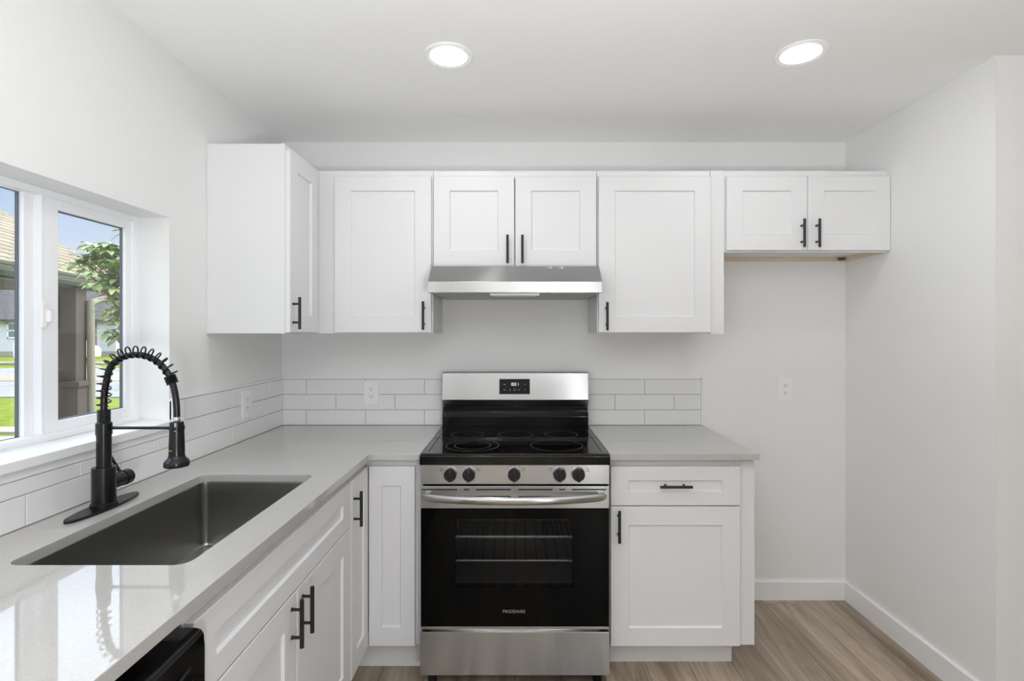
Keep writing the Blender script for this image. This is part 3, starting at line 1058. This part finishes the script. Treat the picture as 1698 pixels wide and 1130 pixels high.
for cx, d, rs in ((-.191, .526, (.114, .078)), (.171, .526, (.113,)), (-.235, .29, (.0766,)), (.212, .29, (.078,)), (-.006, .29, (.083,))):
    q = MB()
    for r in rs: ring_(q, cx, d, r)
    q.build('burner_ring', M['ring'], gl, recalc=False)
for sgn in (-1, 1):
    b = MB(); b.box(RX + sgn * .353 - .0015, RX + sgn * .353 + .0015, -.645, -.15, CKZ - .001, CKZ + .0002)
    b.build('edge_groove', M['dark'], gl)
# backguard
b = MB()
bgp = [(.03, .93), (.100, .93), (.100, .99), (.096, 1.012), (.070, 1.014), (.070, 1.0355), (.03, 1.0355)]
b.prism(bgp, R0 + .003, R1 - .003, lambda a, z, tt: Vector((tt, -a, z)), .0012)
b.build('lower_backguard', M['blackenamel'], t)
b = MB()
bgp = [(.03, 1.036), (.072, 1.036), (.103, 1.072), (.106, 1.078), (.094, 1.214), (.088, 1.2185), (.03, 1.2185)]
b.prism(bgp, R0 + .0025, R1 - .0025, lambda a, z, tt: Vector((tt, -a, z)), .0015)
bk = b.build('backguard', M['steel'], t)
tilt = math.atan2(.012, .136)
Tb = Matrix.Translation((RX - .004, -.1005, 1.1455)) @ Matrix.Rotation(PI / 2 - tilt, 4, 'X')
b = MB(); b.box(-.0785, .0785, -.0388, .0388, -.002, .0012, .0008, T=Tb)
dsp = b.build('display_panel', M['blackglass'], t)
# clock digits 10:31 in seven segments, plus printed marks
SEG = {'1': 'bc', '0': 'abcdef', '3': 'abcdg'}
def seven(q, ch, x, y0, wd, h):
    th = .0014
    S = {'a': (0, h - th, wd, h), 'g': (0, h / 2 - th / 2, wd, h / 2 + th / 2), 'd': (0, 0, wd, th),
         'f': (0, h / 2, th, h), 'e': (0, 0, th, h / 2), 'b': (wd - th, h / 2, wd, h), 'c': (wd - th, 0, wd, h / 2)}
    for k in SEG[ch]:
        a0, c0, a1, c1 = S[k]
        q.box(x + a0, x + a1, y0 + c0, y0 + c1, .0013, .0018, T=Tb)
q = MB()
for ch, x in (('1', -.023), ('0', -.0118), ('3', -.0006), ('1', .0115)): seven(q, ch, x, .0045, .0078, .0145)
q.build('clock_digits', M['digit'], dsp)
for y0 in (.0115, -.0165):
    q = MB()
    for k in range(4): q.box(-.058 + k * .0030, -.0548 + k * .0030, y0 - .002, y0 + .0015, .0013, .0016, T=Tb)
    q.build('key_print', M['icon'], dsp)
for x, s_ in ((.054, 1), (.054, -1)):
    q = MB()
    yc = .012 if s_ > 0 else -.0165
    for m_ in (-1, 1):
        T2 = Tb @ Matrix.Translation((x + m_ * .0019, yc, .0014)) @ Matrix.Rotation(-m_ * s_ * math.radians(55), 4, 'Z')
        q.box(-.0036, .0036, -.0006, .0006, 0, .0003, T=T2)
    q.build('arrow_print', M['icon'], dsp)
q = MB()
for k in range(3): q.box(-.0265, -.021, -.0205 + k * .003, -.0190 + k * .003, .0013, .0016, T=Tb)
q.build('bake_print', M['icon'], dsp)
q = MB()
for a in range(12):
    T2 = Tb @ Matrix.Translation((.0, -.0165, .0014)) @ Matrix.Rotation(a * 2 * PI / 12, 4, 'Z') @ Matrix.Translation((.0055, 0, 0))
    q.box(-.0005, .0005, -.0016, .0016, 0, .0003, T=T2)
q.build('dial_print', M['icon'], dsp)
q = MB()
for k in range(3): q.box(.0195 + k * .0028, .0225 + k * .0028, -.018, -.0152, .0013, .0016, T=Tb)
q.build('key_print', M['icon'], dsp)
# control panel with knobs
b = MB(); b.box(R0 + .001, R1 - .001, -DF, -.646, .8165, .8935, .0015)
cp = b.build('control_panel', M['steel'], t)
for i, kx in enumerate((-.264, -.190, -.0105, .170, .2445)):
    Tk = frame((kx, -DF, .8590), (1, 0, 0), (0, 0, 1), (0, -1, 0))
    b = MB()
    b.lathe([(.0252, .009), (.0255, .012), (.0248, .026), (.0225, .0285), (.001, .0285)], Tk, 40)
    b.box(-.0048, .0048, -.0248, .0240, .024, .0385, .002, T=Tk)
    kn = b.build('knob', M['blackplastic'], t)
    b = MB(); b.lathe([(.0275, 0), (.0275, .004), (.0262, .009), (.020, .009)], Tk, 40, True, True)
    b.build('bezel', M['chrome'], kn)
    b = MB(); b.box(-.0022, .0022, .010, .0243, .0383, .0390, .0003, T=Tk)
    b.build('pointer_mark', M['red'], kn)
    b = MB(); b.box(kx - .001, kx + .001, -DF - .0006, -DF + .0002, .8885, .8925)
    b.build('dial_mark', M['dark'], cp)
for mx, dot in ((-.300, (-.006, -.005)), (-.152, (-.006, .004)), (.027, (0, .004)), (.1335, (.005, .005)), (.2815, (.005, -.005))):
    q = MB()
    zc = .8745
    for a0, a1, c0, c1 in ((-.006, .006, .0042, .005), (-.006, .006, -.005, -.0042), (-.006, -.0052, -.005, .005), (.0052, .006, -.005, .005)):
        q.box(mx + a0, mx + a1, -DF - .0005, -DF + .0002, zc + c0, zc + c1)
    q.box(mx + dot[0] - .0015, mx + dot[0] + .0015, -DF - .0007, -DF + .0002, zc + dot[1] - .0015, zc + dot[1] + .0015)
    q.build('burner_mark', M['dark'], cp)
# oven door
b = MB()
b.box(R0 + .001, R1 - .001, -DF, -.648, .7195, .8085, .002)
od = b.build('oven_door', M['steel'], t)
b = MB(); b.box(R0 + .002, R1 - .002, -.686, -.648, .2335, .2465, .001)
b.build('bottom_trim', M['steel'], od)
PX0, PX1 = (755 - 857) * 2.056 / 853, (950 - 857) * 2.056 / 853
PZ0, PZ1 = zr(976, 2.056), zr(862, 2.056)
b = MB()
for a0, a1, c0, c1 in ((R0 + .002, PX0, .2465, .719), (PX1, R1 - .002, .2465, .719), (PX0, PX1, .2465, PZ0), (PX0, PX1, PZ1, .719)):
    b.box(a0, a1, -.6885, -.650, c0, c1)
bmesh.ops.remove_doubles(b.bm, verts=list(b.bm.verts), dist=1e-5)
b.build('door_glass', M['doorglass'], od)
b = MB(); b.box(PX0, PX1, -.6884, -.6845, PZ0, PZ1)
b.build('window_pane', M['ovenpane'], od)
text_mesh('FRIGIDAIRE', frame(((852.4 - 857) * 2.057 / 853, -.6886, zr(1014.6, 2.057)), (1, 0, 0), (0, 0, 1), (0, -1, 0)), .089, .0125, 'brand_lettering', M['label'], od)
px2x = lambda zx: (670 + zx * .2478 - 857) * 2.056 / 853
for a0, a1, c in [(122, 355, 812.4), (400, 437, 812.4), (482, 715, 812.4), (765, 995, 812.4), (1040, 1077, 812.4), (1122, 1355, 812.4), (482, 715, 824.0), (765, 995, 824.0)]:
    z = zr(c, 2.056)
    b = MB(); b.box(px2x(a0), px2x(a1), -DF - .0004, -DF + .003, z - .0024, z + .0024, .0003)
    b.build('vent_slot', M['dark'], od)
# bowed handle
q = MB()
rings = []
hz = .7745
HX0, HX1 = R0 + .011, R1 - .017
n = 41
for i in range(n):
    s = i / (n - 1)
    x = HX0 + (HX1 - HX0) * s
    bow = 1 - (2 * s - 1) ** 2
    dc = .717 + .052 * bow ** .8
    hh = .0145 + .0015 * bow
    tt = .0085 + .002 * bow
    if i in (0, n - 1): hh *= .55; tt *= .55
    if i in (1, n - 2): hh *= .93; tt *= .9
    rings.append([Vector((x, -dc + tt * math.cos(2 * PI * k / 16), hz + hh * math.sin(2 * PI * k / 16))) for k in range(16)])
q.rings(rings)
for s_, x in ((0, HX0 + .02), (1, HX1 - .02)):
    q.box(x - .012, x + .012, -.722, -DF + .001, hz - .010, hz + .010, .003)
q.build('door_handle', M['steel'], od, angle=60)
# storage drawer
b = MB(); b.box(R0, R1, -DF - .001, -.640, .052, .2255, .002)
dr = b.build('storage_drawer', M['steel'], t)
b = MB()
pts = []
for i in range(25):
    s = i / 24
    pts.append(Vector((R0 + .04 + s * (2 * RHW - .08), -.668 - .010 * math.sin(PI * s), .2335 - .004)))
b.tube(pts, .0045, 10)
b.build('drawer_grip', M['chrome'], dr)
b = MB(); b.box(R0 + .004, R1 - .004, -.648, -.642, .222, .236)
b.build('shadow_gap', M['dark'], dr)
for x in (R0 + .042, R1 - .042):
    for d in (.645, .08):
        b = MB(); b.cyl((x, -d, 0), (x, -d, .053), .018, seg=20, bev=.003)
        b.build('foot', M['blackplastic'], t)

# ------------------------------------------------------------------ range hood
t = thing('range_hood', 'slim stainless steel range hood under the short cabinet', 'range hood', (-.0075, -.25, 1.595), kind='thing')
H0, H1 = -.0075 - .3785, -.0075 + .3785
b = MB()
hp = [(.002, 1.600), (.500, 1.600), (.505, 1.595), (.513, 1.597), (.513, 1.6445), (.428, 1.7215), (.420, 1.7235), (.002, 1.7235)]
b.prism(hp, H0, H1, lambda a, z, tt: Vector((tt, -a, z)), .0012)
hb = b.build('hood_shell', M['steel'], t)
b = MB(); b.box(H0 + .012, H1 - .012, -.492, -.02, 1.5965, 1.5995)
b.build('underside_panel', M['hoodgrey'], t)
b = MB()
lx0, lx1 = (812.5 - 857) * 2.28 / 853, (895 - 857) * 2.28 / 853
b.rings([[Vector(p) for p in ((lx0, -.490, 1.5965), (lx1, -.490, 1.5965), (lx1 - .02, -.36, 1.5965), (lx0 + .02, -.36, 1.5965))],
         [Vector(p) for p in ((lx0 + .002, -.488, 1.586), (lx1 - .002, -.488, 1.586), (lx1 - .022, -.362, 1.589), (lx0 + .022, -.362, 1.589))]])
b.build('light_lens', M['hoodlens'], t)
sl = math.atan2(.077, .085)
for px in (913.5, 932):
    x = (px - 857) * 2.31 / 853
    Th = Matrix.Translation((x, -.436, 1.714)) @ Matrix.Rotation(math.atan2(.085, .077), 4, 'X')
    b = MB(); b.lathe([(.008, -.002), (.008, .003), (.0065, .0045), (.001, .0045)], Th, 24)
    b.build('control_button', M['chrome'], t)
    b = MB(); b.box(-.019, -.0115, -.0012, .0012, -.001, .0003, T=Th)
    b.build('control_mark', M['vinyl'], t)

# ------------------------------------------------------------------ outlets
def outlet(T, name, label, decora):
    t = thing(name, label, 'outlet', T.translation, 'white wall outlets')
    b = MB(); b.box(-.0395, .0395, -.0637, .0637, 0, .006, .0025, T=T)
    b.build('cover_plate', M['plastic'], t)
    b = MB()
    if decora: b.box(-.0168, .0168, -.0335, .0335, .004, .0075, .001, T=T)
    else:
        for v in (-.0195, .0195):
            pl = [(.017 * math.cos(2 * PI * i / 32) , max(-.0135, min(.0135, .017 * math.sin(2 * PI * i / 32)))) for i in range(32)]
            b.prism(pl, .004, .0075, lambda a, c, z: T @ Vector((a, c + v, z)))
    bmesh.ops.remove_doubles(b.bm, verts=list(b.bm.verts), dist=1e-6)
    rc = b.build('receptacle', M['plastic'], t)
    for v in (-.0195, .0195):
        b = MB()
        for u in (-.0062, .0062): b.box(u - .0012, u + .0012, v + .000, v + .0085, .0065, .0078, T=T)
        b.cyl(T @ Vector((0, v - .0065, .0065)), T @ Vector((0, v - .0065, .0078)), .0026, seg=12)
        b.build('socket_slots', M['slot'], rc)
    return t
outlet(FB(-.7735, .0102, 1.102), 'wall_outlet', 'white double outlet on the tiles left of the range', True)
outlet(FB(1.430, .0, 1.1205), 'wall_outlet', 'white double outlet on the bare wall of the fridge space', False)
outlet(FL(XL + .0102, .383, 1.095), 'wall_outlet', 'white double outlet on the window wall tiles near the corner', False)

# ------------------------------------------------------------------ ceiling lights
def downlight(x, d, label):
    t = thing('ceiling_light', label, 'ceiling light', (x, -d, ZC), 'round recessed ceiling lights')
    b = MB()
    b.lathe([(.089, 0), (.089, -.003), (.084, -.0065), (.068, -.0045), (.066, -.002), (.066, 0)], Matrix.Translation((x, -d, ZC)), 48, False, False)
    b.build('trim_ring', M['trim'], t)
    b = MB(); b.lathe([(.066, -.0018), (.066, -.0035)], Matrix.Translation((x, -d, ZC)), 40)
    b.build('lens', M['emit'], t)
    return t
downlight(-.25, .862, 'round recessed ceiling light above the range')
downlight(1.031, .878, 'round recessed ceiling light towards the right wall, above the fridge space')
for x in (-.25, 1.031, 3.0):
    for d, wd in ((2.5, 'middle'), (4.4, 'rearmost')):
        downlight(x, d, 'round recessed ceiling light, %s row behind the camera, %s' % (wd, {-.25: 'over the counter side', 1.031: 'in the centre', 3.0: 'on the open side'}[x]))

# ------------------------------------------------------------------ outdoors
GZ = -.35
def at(px, py, dep):
    return Vector(((px - 857) * dep / 853, dep - CAM_D, CAM_Z - (py - 552) * dep / 853))
def ground(name, y0, y1, z, mat, label, x0=-70, x1=-1.6, th=.2):
    b = MB(); b.box(x0, x1, y0 - CAM_D, y1 - CAM_D, z - th, z)
    return struct(b.build(name, mat, smooth=False), label)
ground('lawn', -40, 120, GZ - .06, M['grass'], 'green lawn around the house', -140, 60)
ground('patio', -6, 8.95, GZ - .03, M['concrete'], 'pale concrete beside the house', -20)
ground('sidewalk', 9.3, 9.8, GZ - .02, M['concrete'], 'narrow pale path across the lawn')
ground('street', 14.4, 26.0, GZ - .02, M['asphalt'], 'pale grey street beyond the lawn', -120, 60)
ground('gravel_verge', 19.0, 22.0, GZ + .0, M['gravel'], 'tan gravel strip along the street', -120, 60, .02)
ground('far_curb', 29.2, 30.6, GZ + .05, M['gravel'], 'far tan curb across the street', -120, 60, .1)

# porch: roof, gutter, pillar, downspout
ev = Vector((-.26, .966, 0)).normalized()       # along the eave, away from the camera
nv = Vector((-ev.y, ev.x, 0))                   # up the slope
DP = 5.5
pp = at(127, 552, DP); pp.z = 0
zE = CAM_Z + 76 * DP / 853                      # underside of the eave
t = thing('porch', 'porch with tan shingle roof, taupe pillar and gutter seen through the window', 'porch', (pp.x, pp.y, GZ), kind='thing')
far_c = pp + ev * .98; near_c = pp - ev * 4.2
pitch = .64
W_ = 1.9
b = MB()
uvq = []
A = [near_c - nv * .12, far_c - nv * .12, far_c + nv * W_, near_c + nv * W_]
def zr_(p): return zE + .115 + pitch * ((p - pp).dot(nv) + .12)
top = [Vector((p.x, p.y, zr_(p))) for p in A]
bot = [v - Vector((0, 0, .05)) for v in top]
b.rings([bot, top])
ro = b.build('shingle_roof', M['shingle'], t, smooth=False)
uv = ro.data.uv_layers.new(name='UVMap')
off = world_loc(t)
for p in ro.data.polygons:
    for li in p.loop_indices:
        v = ro.data.vertices[ro.data.loops[li].vertex_index].co + off
        uv.data[li].uv = ((v - pp).dot(ev) + 10, ((v - pp).dot(nv) + 2) * math.sqrt(1 + pitch ** 2))
b = MB()
gp = [(-.02, 0), (-.02, .105), (-.13, .105), (-.13, .085), (-.118, .07), (-.118, .03), (-.095, 0)]
def along(a, z, s): 
    q = pp + nv * a + ev * s
    return Vector((q.x, q.y, zE + z))
b.prism(gp, -4.2, .98, along)
b.prism([(-.02, -.02), (.05, -.02), (.05, .10), (-.02, .10)], -4.2, .98, along)
b.build('gutter', M['gutter'], t)
b = MB()
b.prism([(.05, .02), (W_, .02 + pitch * 0), (W_, .05), (.05, .05)], -4.2, .97, along)
b.build('soffit', M['pillar'], t)
Tp = frame((pp.x, pp.y, 0), nv, ev, (0, 0, 1))
b = MB()
hwid = .5 * 32 * DP / 853
zcap = CAM_Z - (632 - 552) * DP / 853
b.box(-hwid + .06, hwid + .06, -hwid, hwid, zcap, zE + .02, .004, T=Tp)
pi_ = b.build('pillar', M['pillar'], t)
b = MB()
b.box(-hwid + .03, hwid + .085, -hwid - .03, hwid + .03, GZ, zcap - .05, .004, T=Tp)
b.box(-hwid + .01, hwid + .105, -hwid - .05, hwid + .05, zcap - .055, zcap + .002, .004, T=Tp)
b.build('pier', M['pillar'], t)
b = MB()
s1 = at(183, 488, DP + .72); s2 = at(150, 503, DP + .12); s3 = at(147, 520, DP + .08); s4 = at(155, 700, DP + .0)
b.tube([s1 + Vector((0, 0, .07)), s1], .036, 12)
b.tube([s1 + (s1 - s2).normalized() * .02, s2], .036, 12)
b.tube([s2 + Vector((0, 0, .025)), Vector((s2.x + .02, s2.y, GZ + .05))], .036, 12)
b.build('downspout', M['spout'], t)

# rhododendron
t = thing('rhododendron', 'rhododendron bush with long pale green leaves outside the window', 'bush', tuple(at(240, 552, 4.9).xy) + (GZ - .06,), kind='thing')
tips = [(128, 437, 4.7), (142, 430, 4.7), (152, 408, 4.8), (165, 420, 4.8), (182, 406, 4.7), (196, 414, 4.8), (152, 452, 4.6), (168, 440, 4.9), (182, 432, 4.7), (199, 438, 4.6),
        (160, 470, 4.6), (178, 462, 4.7), (195, 462, 4.7), (188, 480, 4.6), (203, 485, 4.8), (186, 500, 4.7), (200, 512, 4.7), (178, 520, 4.9), (192, 532, 4.7), (204, 545, 4.8), (183, 550, 4.8), (196, 563, 4.8),
        (190, 446, 4.7), (172, 430, 4.8), (146, 440, 4.7), (203, 423, 4.8), (202, 460, 4.7), (193, 518, 4.8), (204, 500, 4.7)]
for k in range(26):
    tips.append((random.uniform(160, 206), random.uniform(405, 565), random.uniform(4.6, 5.1)))
    if tips[-1][0] < 186 - (tips[-1][1] - 430) * -.05 and tips[-1][1] > 480: tips.pop()
for k in range(46):
    tips.append((random.uniform(208, 330), random.uniform(385, 640), random.uniform(4.5, 5.4)))
lm = MB(); st = MB()
root = at(240, 552, 4.9); root.z = GZ
for i, (px, py, dep) in enumerate(tips):
    p = at(px, py, dep)
    trunk = Vector((root.x + random.uniform(-.1, .1), root.y + random.uniform(-.1, .1), max(GZ + .3, p.z - random.uniform(.25, .6))))
    st.tube([root, trunk.lerp(root, .3), trunk, trunk.lerp(p, .6) + Vector((0, 0, .04)), p], [.018, .014, .011, .007, .005], 6)
    nl = random.randint(9, 13)
    for k in range(nl):
        az = 2 * PI * k / nl + random.uniform(-.25, .25)
        el = random.uniform(-.55, .35)
        dv = Vector((math.cos(az) * math.cos(el), math.sin(az) * math.cos(el), math.sin(el)))
        sd = dv.cross(Vector((0, 0, 1))).normalized()
        L_ = random.uniform(.10, .155); wd = L_ * .2
        r0 = []
        for s, ww, dz in ((0, .15, 0), (.35, .9, .012), (.7, 1.0, .006), (1.0, .12, -.014)):
            c = p + dv * (L_ * (s * .95 + .05)) + Vector((0, 0, dz))
            r0.append((c - sd * wd * ww + Vector((0, 0, .004)), c, c + sd * wd * ww + Vector((0, 0, .004))))
        for a, c in zip(r0, r0[1:]):
            lm.face([a[0], a[1], c[1], c[0]]); lm.face([a[1], a[2], c[2], c[1]])
lm.build('foliage', M['leaf'], t, recalc=False, angle=80)
st.build('branches', M['stem'], t)

# house across the street
HD = 40.0
t = thing('house', 'pale blue house with dark grey roof across the street', 'house', (-37, HD - CAM_D + 4, GZ - .06), kind='thing')
y0 = HD - CAM_D
zw1 = CAM_Z + 20 * HD / 853; zrt = CAM_Z + 71 * HD / 853
x0h, x1h = -56, (192 - 857) * HD / 853
b = MB(); b.box(x0h, x1h, y0, y0 + 9, GZ + .3, zw1)
b.build('walls', M['blueside'], t, smooth=False)
b = MB(); b.box(x0h - .05, x1h + .05, y0 - .05, y0 + 9.05, GZ - .1, GZ + .32)
b.build('foundation', M['concrete'], t, smooth=False)
b = MB()
e0, e1 = x0h - .5, x1h + .5
b.rings([[Vector((e0, y0 - .5, zw1 - .05)), Vector((e1, y0 - .5, zw1 - .05)), Vector((e1, y0 + 9.5, zw1 - .05)), Vector((e0, y0 + 9.5, zw1 - .05))],
         [Vector((e0, y0 - .5, zw1 + .1)), Vector((e1, y0 - .5, zw1 + .1)), Vector((e1, y0 + 9.5, zw1 + .1)), Vector((e0, y0 + 9.5, zw1 + .1))],
         [Vector((e0 + 4, y0 + 4.4, zrt + .35)), Vector((e1 - 2.6, y0 + 4.4, zrt + .35)), Vector((e1 - 2.6, y0 + 4.6, zrt + .35)), Vector((e0 + 4, y0 + 4.6, zrt + .35))]])
b.build('roof', M['darkroof'], t, smooth=False)
for px in (24,):
    xa = (px - 857) * HD / 853
    za, zb_ = CAM_Z - 9.6 * HD / 853, CAM_Z + 16.5 * HD / 853
    b = MB()
    for a0, a1, c0, c1 in ((xa - .5, xa - .4, za, zb_), (xa + .4, xa + .5, za, zb_), (xa - .5, xa + .5, za, za + .1), (xa - .5, xa + .5, zb_ - .1, zb_), (xa - .5, xa + .5, (za + zb_) / 2 - .04, (za + zb_) / 2 + .04)):
        b.box(a0, a1, y0 - .08, y0 + .02, c0, c1)
    wf = b.build('window_frame', M['vinyl'], t)
    b = MB(); b.box(xa - .42, xa + .42, y0 - .03, y0 + .01, za + .05, zb_ - .05)
    b.build('pane', M['houseglass'], wf)
# red-brown shed with pale bands beside it
t = thing('shed', 'small red-brown shed with pale bands just behind the parked white car', 'shed', (-33.6, 36.8 - CAM_D, GZ - .06), kind='thing')
q0, q1 = (88 - 857) * 36 / 853, (122 - 857) * 36 / 853
b = MB(); b.box(q0, q1, 36 - CAM_D, 38 - CAM_D, GZ - .1, CAM_Z + 17 * 36 / 853)
b.build('walls', M['redside'], t, smooth=False)
for py in (538, 548):
    z = zr(py, 36)
    b = MB(); b.box(q0 - .02, q1 + .02, 35.95 - CAM_D, 36.02 - CAM_D, z - .06, z + .06)
    b.build('band', M['vinyl'], t)
b = MB(); b.box(q0 - .2, q1 + .2, 35.8 - CAM_D, 38.2 - CAM_D, CAM_Z + 17 * 36 / 853, CAM_Z + 19.5 * 36 / 853)
b.build('roof', M['darkroof'], t, smooth=False)
# parked car
CD = 30.0
cxm = (80 - 857) * CD / 853
t = thing('car', 'white van parked across the street behind the pillar', 'car', (cxm, CD - CAM_D, GZ - .02), kind='thing')
Tc = Matrix.Translation((cxm, CD - CAM_D, GZ - .02))
b = MB()
cpf = [(-1.2, .32), (-1.25, .6), (-1.22, 1.25), (-1.1, 1.55), (1.3, 1.56), (1.75, 1.1), (2.35, .95), (2.45, .7), (2.42, .35)]
b.prism(cpf, -.85, .85, lambda a, z, tt: Tc @ Vector((a, tt, z)), .05)
cb_ = b.build('body', M['carpaint'], t)
b = MB(); b.prism([(1.0, 1.08), (1.0, 1.45), (1.28, 1.45), (1.62, 1.08)], -.87, .87, lambda a, z, tt: Tc @ Vector((a, tt, z)))
b.build('side_window', M['carglass'], t)
for wx in (-.7, 1.6):
    for wy in (-.8, .8):
        b = MB(); b.cyl(Tc @ Vector((wx, wy - .12, .33)), Tc @ Vector((wx, wy + .12, .33)), .33, seg=24, bev=.03)
        wl = b.build('wheel', M['tyre'], t)
        b = MB(); b.cyl(Tc @ Vector((wx, wy - .13, .33)), Tc @ Vector((wx, wy + .13, .33)), .19, seg=20)
        b.build('hub', M['bracket'], wl)
# trees beyond the house
def tree(px, py, dep, r, mat, name, label):
    c = at(px, py, dep)
    t = thing(name, label, 'tree', (c.x, c.y, GZ - .06), kind='thing')
    b = MB()
    for k in range(34):
        a = random.uniform(0, 2 * PI); e_ = random.uniform(-.7, 1.2); rr = r * random.uniform(.35, .8)
        p = c + Vector((math.cos(a) * math.cos(e_), math.sin(a) * math.cos(e_), math.sin(e_) * .8)) * rr
        n0 = len(b.bm.verts)
        bmesh.ops.create_icosphere(b.bm, subdivisions=2, radius=r * random.uniform(.18, .36), matrix=Matrix.Translation(p))
        b.bm.verts.ensure_lookup_table()
        for v in b.bm.verts[n0:]: v.co += Vector((random.uniform(-1, 1), random.uniform(-1, 1), random.uniform(-1, 1))) * r * .05
    b.build('crown', mat, t, angle=20)
    b = MB(); b.cyl((c.x, c.y, GZ - .1), (c.x, c.y, c.z), r * .09, r * .05, seg=10)
    b.build('trunk', M['stem'], t)
tree(2, 478, 56, 1.5, M['autumn'], 'autumn_tree', 'golden autumn tree showing above the roof across the street')
tree(100, 486, 58, 1.7, M['green'], 'green_tree', 'green tree peeking over the roof left of the porch pillar')
# chain-link fence run
t = thing('chain_link_fence', 'short chain-link fence with rounded top rail on the lawn by the street', 'fence', (at(175, 552, 16).x, 16 - CAM_D, GZ - .06), kind='thing')
fx0, fx1 = at(160, 552, 16).x, at(236, 552, 16).x
ztop = zr(607, 16)
b = MB()
yf = 16 - CAM_D
arc = [Vector((fx0 - .0, yf, GZ))]
b.tube([Vector((fx0 + .25, yf, GZ)), Vector((fx0 + .25, yf, ztop - .3)), Vector((fx0 + .2, yf, ztop - .12)), Vector((fx0 + .05, yf, ztop - .02)), Vector((fx0 - .2, yf, ztop + .02))], .025, 8)
b.tube([Vector((fx0 + .3, yf, ztop - .12)), Vector((fx1, yf, ztop - .12))], .02, 8)
b.build('rail', M['fence'], t)
b = MB()
k = fx0 + .3
while k < fx1:
    hgt = ztop - .15 - GZ
    b.tube([Vector((k, yf, GZ)), Vector((k + hgt, yf, ztop - .15))], .004, 4)
    b.tube([Vector((k + hgt, yf + .01, GZ)), Vector((k, yf + .01, ztop - .15))], .004, 4)
    k += .11
b.build('wire_mesh', M['fence'], t)
